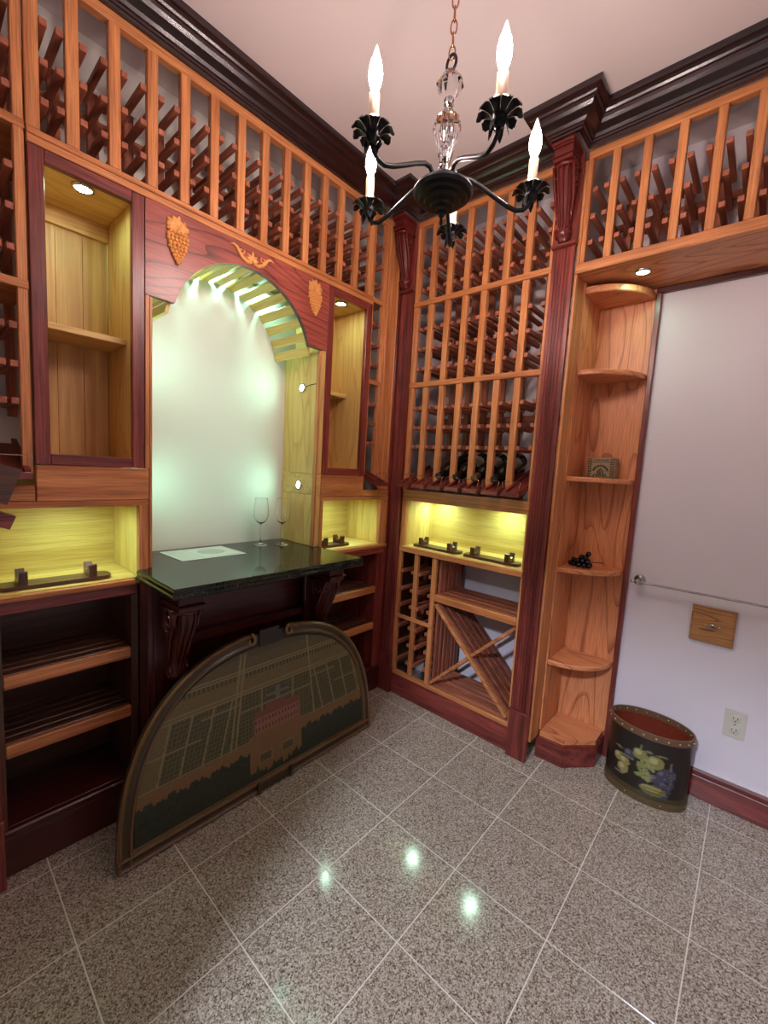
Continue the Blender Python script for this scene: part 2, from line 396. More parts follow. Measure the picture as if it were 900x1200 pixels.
def tray(parent, run, u, face, z, w_=0.082, reach=0.070, zf=1.226, slp=0.37):
    """sloping bottle display cradle with a lip and a bent wire retainer"""
    a0, a1 = reach, -0.20; h = (a0 - a1) * slp
    if run == 'X':
        pts = [(face - a0, zf), (face - a0, zf + 0.014), (face - a1, zf + 0.014 + h), (face - a1, zf + h)]
        o = place('display_cradle', prism('cradle', pts, 'X', u - w_ / 2, u + w_ / 2, CHER['Y']), parent, (0, 0, 0)); o.location = -wloc(parent)
        for s in (-1, 1):
            q = [(face - a0 + .004, zf + 0.0145), (face - a0 + .004, zf + 0.026), (face - a1, zf + 0.030 + h), (face - a1, zf + 0.0145 + h)]
            e = place('cradle_rail', prism('rail', q, 'X', u + s * (w_ / 2 - 0.008) - 0.007, u + s * (w_ / 2 - 0.008) + 0.007, CHER['Y']), o, (0, 0, 0)); 
        b_ = place('cradle_lip', boxmesh(w_, 0.014, 0.022, CHER['X'], 0.002), o, (u, face - a0 - 0.0072, zf + 0.011))
        y = face - a0 - 0.0075; zz = zf + 0.0225
        pw = [(u - .036, y, zz), (u - .043, y + .004, zz + .042), (u - .030, y + .005, zz + .046), (u + .030, y + .005, zz + .046), (u + .043, y + .004, zz + .042), (u + .036, y, zz)]
    else:
        pts = [(face + a0, zf), (face + a0, zf + 0.014), (face + a1, zf + 0.014 + h), (face + a1, zf + h)]
        o = place('display_cradle', prism('cradle', pts, 'Y', u - w_ / 2, u + w_ / 2, CHER['X']), parent, (0, 0, 0)); o.location = -wloc(parent)
        for s in (-1, 1):
            q = [(face + a0 - .004, zf + 0.0145), (face + a0 - .004, zf + 0.026), (face + a1, zf + 0.030 + h), (face + a1, zf + 0.0145 + h)]
            e = place('cradle_rail', prism('rail', q, 'Y', u + s * (w_ / 2 - 0.008) - 0.007, u + s * (w_ / 2 - 0.008) + 0.007, CHER['X']), o, (0, 0, 0))
        b_ = place('cradle_lip', boxmesh(0.014, w_, 0.022, CHER['Y'], 0.002), o, (face + a0 + 0.0072, u, zf + 0.011))
        x = face + a0 + 0.0075; zz = zf + 0.0225
        pw = [(x, u - .036, zz), (x - .004, u - .043, zz + .042), (x - .005, u - .030, zz + .046), (x - .005, u + .030, zz + .046), (x - .004, u + .043, zz + .042), (x, u + .036, zz)]
    place('wire_retainer', tube(pw, 0.0014, 5, name='wire', mat=WIRE), o, (0, 0, 0))
    return o
def fixloc():
    pass

# narrow one-column racks either side of the arch wall
def narrow_rack(label, y0, y1, face, board=None):
    t = thing('narrow_wine_rack', label, 'wine rack', (-0.13, (y0 + y1) / 2, 1.21))
    ya, yb = y0 + 0.013, y1 - 0.013
    for y in (ya, yb):
        box('upright', t, face - 0.024, face, y - 0.012, y + 0.012, 1.245, 2.598, OAK['Z'], 0.002)
        box('back_post', t, -0.262, -0.24, y - 0.012, y + 0.012, 1.42, 2.52, RED['Z'], 0.0015)
    box('top_rail', t, face - 0.026, face + 0.001, y0, y1, 2.598, ZT, OAK['Y'], 0.002)
    for z in (1.765, 2.182): box('shelf_rail', t, -0.24, face + 0.004, y0, y1, z, z + 0.024, OAK['Y'], 0.002)
    for z in (1.453, 1.557, 1.662, 1.870, 1.975, 2.080) + ROWS1:
        rung(t, 'Y', ya + 0.0225, z, face - 0.003, -0.238); rung(t, 'Y', yb - 0.0225, z, face - 0.003, -0.238)
    return t
tL = narrow_rack('single column bottle rack at the left edge beside the tall open cabinet', -1.716, -1.618, -0.006)
tray(tL, 'Y', -1.668, -0.006, 1.23, reach=0.035, zf=1.232)
tR = narrow_rack('single column bottle rack squeezed between the small open cabinet and the corner pilaster', -0.231, -0.112, -0.022)
tray(tR, 'Y', -0.172, -0.022, 1.23, reach=0.09)
for a, b2, x in ((-0.111, -0.098, -0.012), (-0.0975, -0.036, -0.016), (-0.0355, -0.0262, -0.010)):
    box('filler_board', tR, x - 0.02, x, a, b2, 1.2005, ZT, OAK['Z'], 0.0015)

# tall rack on the back wall, between the two pilasters
t = thing('tall_wine_rack', 'tall seven column bottle rack on the back wall between the two carved pilasters', 'wine rack', (0.455, 0.12, 1.21))
BACK_RACK = t
BX0, BX1 = 0.084, 0.826
for x0, x1 in ((BX0, 0.100), (0.1005, 0.1165), (0.812, 0.826)): box('stile', t, x0, x1, 0.0, 0.022, 1.212, 2.598, OAK['Z'], 0.002)
box('top_rail', t, BX0, BX1, -0.001, 0.026, 2.598, ZT, OAK['X'], 0.002)
for z in (1.768, 2.193):
    box('shelf_rail', t, BX0, BX1, -0.004, 0.024, z, z + 0.027, OAK['X'], 0.002)
    box('shelf_board', t, BX0, BX1, 0.0245, 0.29, z + 0.006, z + 0.024, RED['X'], 0.001) if False else None
BU = [0.195, 0.299, 0.402, 0.506, 0.610, 0.714]
RROWS = (1.449, 1.553, 1.658, 1.866, 1.971, 2.076) + ROWS1
for u in BU:
    for z0, z1 in ((1.245, 1.768), (1.795, 2.193), (2.220, 2.598)): upright(t, 'X', u, z0, z1, 0.0)
    back_post(t, 'X', u, 1.25, 2.52, 0.262)
    for s in (-1, 1):
        for z in RROWS: rung(t, 'X', u + s * 0.0275, z, 0.003, 0.261)
for z in RROWS: rung(t, 'X', 0.1285, z, 0.003, 0.261); rung(t, 'X', 0.801, z, 0.003, 0.261)
for z in (1.62, 2.03, 2.44): box('cross_slat', t, BX0, BX1, 0.286, 0.300, z - 0.014, z + 0.014, RED['X'], 0.001)
box('beam', t, BX0, BX1, 0.0, 0.024, 1.170, 1.2115, OAK['X'], 0.002)
TX = [0.147, 0.247, 0.3505, 0.454, 0.558, 0.662, 0.764]
for u in TX: tray(t, 'X', u, 0.0, 1.23)

# rack above the doorway recess on the right
t = thing('overhead_wine_rack', 'bottle rack bridging overhead above the white wall to the right of the pilaster', 'wine rack', (1.53, 0.15, 2.16))
OVER = t
RX0, RX1 = 0.941, XR - 0.003
box('face_rail', t, 0.924, RX1, 0.0, 0.026, 2.164, 2.203, OAK['X'], 0.002)
box('soffit_board', t, 0.924, RX1, 0.027, 0.338, 2.164, 2.182, OAKC['X'], 0.001)
box('top_rail', t, 0.937, RX1, -0.001, 0.026, 2.598, ZT, OAK['X'], 0.002)
box('stile', t, 0.9240, 0.9380, 0.001, 0.024, 2.2035, 2.598, OAK['Z'], 0.002)
box('stile', t, 0.939, 0.957, 0.0, 0.024, 2.203, 2.598, OAK['Z'], 0.002)
RU = [1.040, 1.146, 1.255, 1.363, 1.468, 1.574, 1.680, 1.786, 1.892, 1.998, 2.104]
for u in RU:
    upright(t, 'X', u, 2.203, 2.598, 0.0, wd=0.028)
    back_post(t, 'X', u, 2.183, 2.52, 0.255)
    for s in (-1, 1):
        for z in ROWS1: rung(t, 'X', u + s * 0.0275, z, 0.003, 0.254)
for z in ROWS1: rung(t, 'X', 0.971, z, 0.003, 0.254)
for z in (2.44,): box('cross_slat', t, 0.96, RX1, 0.279, 0.293, z - 0.014, z + 0.014, RED['X'], 0.001)
def puck(parent, c, n, r=0.024, mat=None):
    """round LED puck: nickel ring and lens, facing n"""
    q = Vector(n).to_track_quat('Z', 'Y').to_matrix().to_4x4()
    ring = lathe([(r + .006, 0), (r + .006, .006), (r, .008), (r, .004), (0, .004)], 20, 'puck_ring', NICKEL, M=q)
    o = place('puck_light', ring, parent, c, 'round nickel LED light')
    lens = lathe([(r - .001, .0045), (r * .7, .0062), (0, .0068)], 16, 'puck_lens', mat or PUCK, M=q)
    place('lens', lens, o, c, 'glowing greenish white lens'); return o
puck(OVER, (1.150, 0.118, 2.1635), (0, 0, -1))

# ------------------------------------------------------------------ pilasters with carved corbels
def corbel_vf(w_, h, d):
    """scrolled acanthus corbel; local: back at y=0, projecting to -y, z 0..h"""
    V, F = [], []; ns, nk = 26, 15
    for i in range(ns + 1):
        s = i / ns; z = h * (0.0 + 0.84 * s)
        # side profile: small bottom scroll, hollow, big upper belly
        dd = d * (0.30 + 0.10 * math.sin(s * PI * 1.1)) if False else 0
        dep = d * np.interp(s, [0, .03, .09, .15, .22, .35, .5, .65, .8, .9, 1], [.16, .40, .46, .40, .36, .46, .60, .74, .86, .86, .74])
        hw = w_ / 2 * np.interp(s, [0, .05, .12, .2, .35, .55, .75, .9, 1], [.50, .68, .74, .64, .66, .78, .88, .94, .90])
        for k in range(nk):
            a = PI * k / (nk - 1)
            rx = math.copysign(abs(math.cos(a)) ** 0.7, math.cos(a)); ry = math.sin(a) ** 0.55
            groove = 1 - 0.10 * (0.5 + 0.5 * math.cos(5 * (a - PI / 2) * 2)) * (0.25 + 0.75 * math.sin(a))
            V.append(Vector((hw * rx, -dep * ry * groove, z)))
    for i in range(ns):
        for k in range(nk - 1): a = i * nk + k; F.append((a, a + 1, a + nk + 1, a + nk))
    F.append(tuple(range(nk))); F.append(tuple(range(ns * nk, (ns + 1) * nk))[::-1])
    parts = [(V, F)]
    # side volutes
    for s in (-1, 1):
        for cz, cy, r0, tr in ((0.64 * h, -0.42 * d, 0.30 * d, 0.055 * d), (0.10 * h, -0.22 * d, 0.13 * d, 0.04 * d)):
            P = []
            for q in range(26):
                a = q * 0.5; r = r0 * (1 - q / 27); P.append((s * w_ * (0.47 if cz > h * .3 else .33), cy - r * math.cos(a), cz + 1.25 * r * math.sin(a)))
            parts.append(tube(P, tr, 6))
        P = [(s * w_ * 0.36, -d * .30, .2 * h), (s * w_ * 0.40, -d * .33, .32 * h), (s * w_ * .45, -d * .42, .46 * h), (s * w_ * .48, -d * .60, .60 * h), (s * w_ * .5, -d * .80, .78 * h)]
        parts.append(tube(P, [.01 * h, .016 * h, .02 * h, .022 * h, .018 * h], 6))
    # bottom scroll roll and centre leaf ribs
    parts.append(tube([(-w_ * .46, -d * .02, .775 * h), (-w_ * .47, -d * .5, .775 * h), (-w_ * .40, -d * .80, .775 * h), (0, -d * .90, .775 * h), (w_ * .40, -d * .80, .775 * h), (w_ * .47, -d * .5, .775 * h), (w_ * .46, -d * .02, .775 * h)], .022 * h, 8))
    parts.append(tube([(-w_ * .34, -d * .24, .085 * h), (w_ * .34, -d * .24, .085 * h)], .062 * h, 12))
    for xo, f in ((0, 1.0), (-.22, .97), (.22, .97)):
        P = [(w_ * xo * np.interp(s, [0, 1], [.5, 1.3]), -d * f * np.interp(s, [0, .09, .22, .5, .65, .8, .9, 1], [.38, .48, .38, .61, .75, .87, .87, .76]), h * .84 * s) for s in (.12, .2, .3, .4, .5, .6, .7, .8, .9, .97)]
        parts.append(tube(P, [.005 * h, .008 * h, .01 * h, .012 * h, .013 * h, .013 * h, .012 * h, .011 * h, .01 * h, .006 * h], 6))
    return join_vf(parts)
def corbel_top(w_, h, d):
    bm = bmesh.new()
    for z0, z1, g in ((.80, .845, .98), (.845, .86, 1.06), (.86, .95, .94), (.95, .965, 1.04), (.965, 1.0, 1.12)):
        bm_box(bm, -w_ / 2 * g, w_ / 2 * g, -d * g, 0, z0 * h, z1 * h)
    return bm
def corbel(parent, pos, w_, h, d, facing, mat):
    rot = {'-Y': 0.0, '+X': PI / 2}[facing]; M = Matrix.Rotation(rot, 4, 'Z')
    v, f = corbel_vf(w_, h, d)
    o = place('corbel', mesh_from('corbel', [M @ q for q in v], f, mat, True), parent, pos, 'carved scroll corbel')
    bm = corbel_top(w_, h, d); bmesh.ops.transform(bm, matrix=M, verts=bm.verts[:])
    bmesh.ops.bevel(bm, geom=bm.edges[:], offset=0.0015, segments=1, affect='EDGES')
    place('corbel_cap', from_bm(bm, 'corbel_cap', mat), o, pos)
    return o
def pilaster(label, x0, x1, full=True):
    xc, w_ = (x0 + x1) / 2, x1 - x0
    t = thing('pilaster', label, 'pilaster', (xc, 0, 0))
    # fluted shaft
    pts = [(x0, 0.0), (x0, -0.013)]; n = 5; fl = w_ * 0.72 / n; s0 = xc - w_ * 0.36
    pts.append((s0, -0.013))
    for k in range(n):
        a = s0 + k * fl
        pts += [(a + fl * .12, -0.013), (a + fl * .25, -0.009), (a + fl * .5, -0.0075), (a + fl * .75, -0.009), (a + fl * .88, -0.013)]
    pts += [(x1, -0.013), (x1, 0.0)]
    o = place('shaft', prism('shaft', pts, 'Z', 0.232, 2.276, CHER['Z']), t, (0, 0, 0)); o.location = -wloc(t)
    box('plinth', t, x0 - 0.003, x1 + 0.003, -0.022, 0.0, 0.001, 0.226, CHER['Z'], 0.002)
    box('plinth_cap', t, x0 - 0.005, x1 + 0.005, -0.025, 0.0, 0.2265, 0.2345, CHER['X'], 0.002)
    box('corbel_plate', t, x0 - 0.004, x1 + 0.004, -0.018, 0.0, 2.292, 2.628, CHER['Z'], 0.002)
    box('corbel_ledge', t, x0 - 0.006, x1 + 0.006, -0.030, 0.0, 2.277, 2.291, CHER['X'], 0.003)
    corbel(t, (xc, -0.0185, 2.292), w_ * 0.86, 0.337, 0.098, '-Y', CARVED)
    return t
pc = pilaster('fluted dark red pilaster in the corner, carved corbel on top, left of the tall rack', 0.002, 0.0825)
pilaster('fluted dark red pilaster with carved corbel standing between tall rack and corner shelf', 0.830, 0.9205)
# frame and backing of crown breaks (bed blocks behind the moulding)
box('backing_post', pc, -0.10, -0.0045, -0.0245, 0.030, 0.001, 2.60, CHER['Z'], 0.001)
box('backing_post', pc, -0.004, 0.0785, 0.0005, 0.030, 0.001, 2.60, CHER['Z'], 0.001)
t = thing('pilaster', 'fluted dark pilaster post cut off by the lower left edge of the photo', 'pilaster', (0.02, -1.76, 0))
box('shaft', t, -0.02, 0.046, -1.80, -1.719, 0.226, 2.628, CHER['Z'], 0.004)
box('plinth', t, -0.02, 0.050, -1.803, -1.7165, 0.001, 0.2255, CHER['Z'], 0.003)

# tilted bottle cradle of the next rack, reaching into the picture at its left edge
t = thing('display_rack', 'tilted wooden bottle cradle boards poking in at the left photo edge', 'wine rack', (0.40, -1.99, 0.0))
for x in (0.366, 0.434): box('post', t, x - 0.014, x + 0.014, -2.03, -1.99, 0.021, 1.62, OAK['Z'], 0.002)
box('foot', t, 0.34, 0.46, -2.12, -1.90, 0.001, 0.0205, OAK['Y'], 0.002)
for nm, p0, th, ln, sl, mt in (('cradle_board', (-1.703, 1.275), 0.079, 0.30, -0.345, BROWN['Y']), ('cradle_lip', (-1.715, 1.175), 0.030, 0.285, -0.40, CHER['Y'])):
    d = Vector((1, sl)).normalized(); nn = Vector((d.y, -d.x)); p0 = Vector(p0); q = [p0, p0 + nn * th, p0 + nn * th - d * ln, p0 - d * ln]
    o = place(nm, prism(nm, [(v.x, v.y) for v in q], 'X', 0.382, 0.418, mt), t, (0, 0, 0)); o.location = -wloc(t)
box('cross_bar', t, 0.3805, 0.4195, -2.025, -1.985, 1.20, 1.36, OAK['X'], 0.002)

# ------------------------------------------------------------------ left wall cabinets
def display_cabinet(label, y0, y1, shelf_z, shelf_x):
    t = thing('display_cabinet', label, 'cabinet', (-0.13, (y0 + y1) / 2, 1.274)); z0, z1 = 1.2745, 2.1535; fw_ = 0.037
    for ya, yb in ((y0 + 0.016, y0 + 0.032), (y1 - 0.032, y1 - 0.016)): box('side_panel', t, -0.268, -0.0215, ya, yb, z0, z1, LINE['Z'], 0.001)
    iy0, iy1 = y0 + 0.0325, y1 - 0.0325
    box('top_panel', t, -0.268, -0.0215, iy0, iy1, z1 - 0.028, z1, LINE['Y'], 0.001)
    box('bottom_panel', t, -0.268, -0.0215, iy0, iy1, z0, z0 + 0.028, LINE['Y'], 0.001)
    n = 3; wd = (iy1 - iy0) / n
    for k in range(n): box('back_plank', t, -0.282, -0.2685, iy0 + k * wd + 0.0005, iy0 + (k + 1) * wd - 0.0005, z0, z1, KNOT, 0.0008)
    box('back_cleat', t, -0.268, -0.254, iy0, iy1, z1 - 0.085, z1 - 0.0285, LINE['Y'], 0.001)
    box('shelf', t, -0.268, shelf_x, iy0, iy1, shelf_z - 0.019, shelf_z, LINE['Y'], 0.0015)
    # cherry face frame
    for ya, yb in ((y0, y0 + fw_), (y1 - fw_, y1)): box('stile', t, -0.021, 0.0, ya, yb, z0, z1, CHER['Z'], 0.002)
    box('top_frame_rail', t, -0.021, -0.0005, y0 + fw_, y1 - fw_, z1 - 0.034, z1, CHER['Y'], 0.002)
    box('bottom_frame_rail', t, -0.021, -0.0005, y0 + fw_, y1 - fw_, z0, z0 + 0.034, CHER['Y'], 0.002)
    return t
c1 = display_cabinet('tall open cabinet with dark red frame and knotty back left of the arch', -1.6145, -1.3185, 1.708, -0.075)
puck(c1, (-0.055, -1.474, 2.1245), (0, 0, -1))
c2 = display_cabinet('tall open cabinet with dark red frame right of the arch near the corner', -0.5285, -0.2345, 1.706, -0.135)
puck(c2, (-0.060, -0.400, 2.1245), (0, 0, -1))

def nook_cabinet(label, y0, y1, wl, wr, py0):
    """lit bottle nook with a drawer-like front panel above; wl/wr stile widths"""
    t = thing('nook_cabinet', label, 'cabinet', (-0.13, (y0 + y1) / 2, 0.87))
    box('shelf_board', t, -0.272, -0.004, y0, y1, 0.870, 0.894, YEL['Y'], 0.002)
    box('shelf_nosing', t, -0.0035, 0.010, y0 if y0 < -1 else -0.5195, -1.350 if y1 < -1 else y1, 0.870, 0.889, OAK['Y'], 0.003)
    box('stile', t, -0.021, 0.0, y0, y0 + wl, 0.8945, 1.1455, OAK['Z'], 0.002)
    box('stile', t, -0.021, 0.0, y1 - wr, y1, 0.8945, 1.1455, OAK['Z'], 0.002)
    box('side_panel', t, -0.272, -0.0215, y0 + 0.004, y0 + wl, 0.8945, 1.165, YEL['Z'], 0.001)
    box('side_panel', t, -0.272, -0.0215, y1 - wr, y1 - 0.004, 0.8945, 1.165, YEL['Z'], 0.001)
    box('back_panel', t, -0.283, -0.2725, y0 + 0.004, y1 - 0.004, 0.87, 1.27, YEL['Y'], 0.001)
    box('ceiling_panel', t, -0.272, -0.0215, y0 + wl + .0005, y1 - wr - .0005, 1.150, 1.165, YEL['Y'], 0.001)
    box('rail', t, -0.021, 0.0, y0, y1, 1.146, 1.1645, OAK['Y'], 0.002)
    box('front_panel', t, -0.021, 0.001, py0, y1 if y1 < -1 else -0.235, 1.1655, 1.2725, OAK['Y'], 0.002)
    return t
k1 = nook_cabinet('lit bottle nook with yellow glowing back at far left, left of the stone counter', -1.715, -1.3055, 0.006, 0.032, -1.6135)
box('front_panel', k1, -0.021, -0.001, -1.714, -1.6165, 1.1655, 1.212, OAK['Y'], 0.002)
k2 = nook_cabinet('small lit bottle nook with yellow glowing back right of the stone counter', -0.5285, -0.026, 0.020, 0.062, -0.5285)
box('front_panel', k2, -0.021, -0.003, -0.2345, -0.026, 1.1655, 1.1995, OAK['Y'], 0.002)
puck(k1, (-0.09, -1.500, 1.1495), (0, 0, -1), mat=KPUCK)
puck(k2, (-0.10, -0.300, 1.1495), (0, 0, -1), mat=KPUCK)

def shelf_cabinet(label, y0, y1):
    t = thing('shelf_cabinet', label, 'cabinet', (-0.13, (y0 + y1) / 2, 0.0))
    box('top_rail', t, -0.021, -0.001, y0, y1, 0.834, 0.8695, CHER['Y'], 0.002)
    sw = 0.022 if y1 < -1 else 0.062
    for a, b2 in ((y0, y0 + 0.012), (y1 - sw, y1)):
        box('side_panel', t, -0.272, 0.0, a, b2, 0.1525, 0.8335, BROWN['Z'] if b2 < -1 else CHER['Z'], 0.001)
    box('back_panel', t, -0.283, -0.2725, y0, y1, 0.0, 0.86, BROWN['Y'], 0.001)
    a, b2 = y0 + 0.0125, y1 - sw - 0.0005
    for zt in (0.643, 0.424):
        box('shelf_edge', t, -0.020, -0.001, a, b2, zt - 0.040, zt, OAK['Y'], 0.003)
        for k, x in enumerate((-0.026, -0.064, -0.104, -0.144, -0.184, -0.224)):
            box('shelf_slat', t, x - 0.024, x, a, b2, zt - 0.02, zt - 0.001, BROWN['Y'], 0.002)  # slats coloured dark brown to stand in for shade inside the cabinet
    box('floor_panel', t, -0.272, -0.0225, a, b2, 0.133, 0.150, DARKC['Y'], 0.001)
    box('base_molding', t, -0.022, 0.004, y0, y1, 0.126, 0.152, DARKC['Y'], 0.005)
    box('kick_board', t, -0.022, 0.001, y0, y1, 0.001, 0.1255, DARKC['Y'], 0.001)
    return t
shelf_cabinet('dark base cabinet with slatted shelves at far left below the lit nook', -1.7155, -1.3405)
shelf_cabinet('dark base cabinet with slatted shelves behind the right end of the painting', -0.5235, -0.027)

# arched niche with slatted vault
t = thing('arched_niche', 'arched niche over the stone counter with dark red valance and slatted vault', 'niche', (-0.13, -0.925, 0.92))
NICHE = t
yc, Ra, zc_ = -0.928, 0.3045, 1.7710
ang0 = math.asin((1.853 - zc_) / Ra)
pts = [(-1.3165, 2.1535), (-1.3165, 1.853)]
pts += [(yc - Ra * math.cos(ang0 + (PI - 2 * ang0) * k / 40), zc_ + Ra * math.sin(ang0 + (PI - 2 * ang0) * k / 40)) for k in range(41)]
pts += [(-0.5305, 1.853), (-0.5305, 2.1535)]
def valance_mesh():
    bm = bmesh.new(); top = 2.1535
    def quadstrip(x):
        lo = [bm.verts.new((x, p[0], p[1])) for p in pts[1:-1]]; hi = [bm.verts.new((x, p[0], top)) for p in pts[1:-1]]
        return lo, hi
    l0, h0 = quadstrip(0.001); l1, h1 = quadstrip(-0.019); n = len(l0)
    for i in range(n - 1):
        bm.faces.new((l0[i], l0[i + 1], h0[i + 1], h0[i])); bm.faces.new((l1[i], h1[i], h1[i + 1], l1[i + 1]))
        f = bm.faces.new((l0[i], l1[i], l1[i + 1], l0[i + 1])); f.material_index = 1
        bm.faces.new((h0[i], h0[i + 1], h1[i + 1], h1[i]))
    bm.faces.new((l0[0], h0[0], h1[0], l1[0])); bm.faces.new((l0[-1], l1[-1], h1[-1], h0[-1]))
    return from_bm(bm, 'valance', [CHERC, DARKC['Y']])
o = place('valance', valance_mesh(), t, (0, 0, 0), 'dark red arched board'); o.location = -wloc(t); VAL = o
for za, zb in ((0.9195, 1.172), (1.173, 1.274), (1.275, 1.852)): box('side_lining', t, -0.2835, 0.0, -0.5575, -0.5315, za, zb, LINE['Y' if zb == 1.274 else 'Z'], 0.0015)
box('side_lining', t, -0.2835, 0.0, -1.3045, -1.3175 + 0.0265 - 0.001, 0.9195, 1.852, LINE['Z'], 0.0015) if False else box('side_lining', t, -0.2835, 0.0, -1.3165, -1.3035, 1.2735, 1.852, OAK['Z'], 0.0015)
for ya in (-0.5675, -1.3025): box('jamb_strip', t, -0.022, -0.002, ya, ya + 0.009, 0.9195, 1.850, OAK['Z'], 0.0015)
box('vault_top', t, -0.2835, -0.0195, -1.3165, -0.5305, 2.138, 2.1535, BROWN['Y'], 0.001)
NS = 15
for k in range(NS):
    a = ang0 - 0.06 + (PI - 2 * ang0 + 0.12) * k / (NS - 1); r = Ra + 0.012
    yy, zz = yc - r * math.cos(a), zc_ + r * math.sin(a)
    M = Matrix.Rotation(-(a - PI / 2), 4, 'X') if False else Matrix.Rotation(PI / 2 - a, 4, 'X')
    bm = bmesh.new(); bm_box(bm, -0.131, 0.131, -0.019, 0.019, -0.006, 0.006); bmesh.ops.transform(bm, matrix=M, verts=bm.verts[:])
    place('vault_slat', from_bm(bm, 'vault_slat', YEL['X']), t, (-0.152, yy, zz))
for sgn, yy in ((1, -0.558), (-1, -1.303)):
    for z in (1.215, 1.690): 
        o = puck(t, (-0.135, yy, z), (0, -sgn, 0), 0.017, NPUCK)
for yy, zz in ((-1.16, 2.137), (-1.00, 2.137), (-0.86, 2.137), (-0.70, 2.137)): puck(t, (-0.260, yy, zz), (0, 0, -1), 0.014, VPUCK)
place('light_cable', tube([(-0.11, -0.559, 1.695), (-0.07, -0.560, 1.700), (-0.02, -0.559, 1.702)], 0.0015, 5, name='cable', mat=DARK), t, (0, 0, 0)).location = -wloc(t)
# carved appliques on the valance
def ball(c, r, seg=10, sx=1.0):
    V, F = [], []; nr = 6
    for i in range(nr + 1):
        th = PI * i / nr
        for k in range(seg): a = 2 * PI * k / seg; V.append(Vector(c) + Vector((sx * r * math.cos(th), r * math.sin(th) * math.cos(a), r * math.sin(th) * math.sin(a))))
    for i in range(nr):
        for k in range(seg): k2 = (k + 1) % seg; F.append((i * seg + k, (i + 1) * seg + k, (i + 1) * seg + k2, i * seg + k2))
    return V, F
def plate2d(outline, x0, x1, cy, cz):
    """thin relief leaf: outline in (y,z), domed centre"""
    n = len(outline); V = [Vector((x0, y, z)) for y, z in outline] + [Vector(((x0 + x1) / 2, cy + (y - cy) * .8, cz + (z - cz) * .8)) for y, z in outline] + [Vector((x1, cy, cz))]
    F = []
    for i in range(n):
        j = (i + 1) % n; F.append((i, j, n + j, n + i)); F.append((n + i, n + j, 2 * n))
    F.append(tuple(range(n))[::-1]); return V, F
def grape_applique(y, z):
    parts = []
    rows = [(0.030, 5), (0.017, 6), (0.004, 6), (-0.009, 5), (-0.022, 5), (-0.035, 4), (-0.047, 3), (-0.059, 2), (-0.069, 1)]
    for rz, n in rows:
        for k in range(n): parts.append(ball((0.0045 + 0.003 * (1 - abs(k - (n - 1) / 2) / 3), y + (k - (n - 1) / 2) * 0.0125, z + rz), 0.0076, 8))
    for a, rr in ((0.5, .034), (1.57, .038), (2.6, .034), (-0.1, .030), (3.3, .030)):
        cy, cz = y + math.cos(a) * rr * .6, z + 0.047 + math.sin(a) * rr * .5
        out = [(cy + math.cos(q) * 0.019 * (1 + .28 * math.cos(5 * q)), cz + math.sin(q) * 0.019 * (1 + .28 * math.cos(5 * q))) for q in [2 * PI * i / 25 for i in range(25)]]
        parts.append(plate2d(out, 0.0012, 0.009, cy, cz))
    V, F = join_vf(parts); return mesh_from('grape_applique', V, F, APPL, True)
def px(n, me, lab): o = place(n, me, VAL, (0, 0, 0), lab); o.location = Vector((0.0, 0, 0)); return o
px('grape_carving', grape_applique(-1.215, 2.055), 'carved light wood grape cluster')
px('grape_carving', grape_applique(-0.612, 2.060), 'carved light wood grape cluster')
def scroll_applique(y, z):
    parts = []
    for s in (-1, 1):
        P = [(0.004, y + s * q[0], z + q[1]) for q in ((.004, -.018), (.025, -.022), (.045, -.012), (.060, .004), (.066, .016), (.080, .022), (.094, .018))]
        parts.append(tube(P, [.006, .008, .008, .007, .006, .005, .003], 6))
        P = [(0.004, y + s * (.048 + .013 * (1 - q / 14) * math.cos(q * .55 + 2.4)), z + .010 + .013 * (1 - q / 14) * math.sin(q * .55 + 2.4)) for q in range(12)]
        parts.append(tube(P, .0035, 5))
    for a, l in ((PI / 2, .042), (PI / 2 + .7, .036), (PI / 2 - .7, .036), (PI / 2 + 1.25, .03), (PI / 2 - 1.25, .03)):
        d = Vector((0, math.cos(a), math.sin(a))); n = Vector((0, -d.z, d.y)); b0 = Vector((0, y, z - .012))
        out = [b0 + d * l * q + n * wv for q, wv in ((0, -.004), (.3, -.009), (.65, -.007), (1, 0), (.65, .007), (.3, .009), (0, .004))]
        c = b0 + d * l * .5; parts.append(plate2d([(p.y, p.z) for p in out], 0.0012, 0.010, c.y, c.z))
    V, F = join_vf(parts); return mesh_from('scroll_applique', V, F, APPL, True)
px('scroll_carving', scroll_applique(-0.928, 2.113), 'carved light wood lotus scroll')

# ------------------------------------------------------------------ stone-topped console
t = thing('console_counter', 'dark green granite topped counter with carved corbel legs below the arch', 'counter', (0.13, -0.935, 0.0))
def slab():
    bm = bmesh.new()
    def layer(z0, z1, g):
        bm_box(bm, 0.0015, 0.310 - g, -1.348 + g, -0.522 - g, z0, z1)
    prof = [(0.883, .008), (0.887, .001), (0.894, .0), (0.900, .004), (0.903, .0025), (0.911, .0015), (0.9165, .005), (0.9185, .009)]
    rings = []
    for z, g in prof:
        rings.append([bm.verts.new(p) for p in ((0.0015, -1.348 + g, z), (0.310 - g, -1.348 + g, z), (0.310 - g, -0.522 - g, z), (0.0015, -0.522 - g, z))])
    for a, b2 in zip(rings, rings[1:]):
        for k in range(4): bm.faces.new((a[k], a[(k + 1) % 4], b2[(k + 1) % 4], b2[k]))
    bm.faces.new(rings[0][::-1]); bm.faces.new(rings[-1])
    bm_box(bm, -0.283, 0.0014, -1.302, -0.559, 0.884, 0.9185)
    return from_bm(bm, 'slab', TOP)
o = place('granite_top', slab(), t, (0, 0, 0), 'polished dark green granite slab'); o.location = -wloc(t)
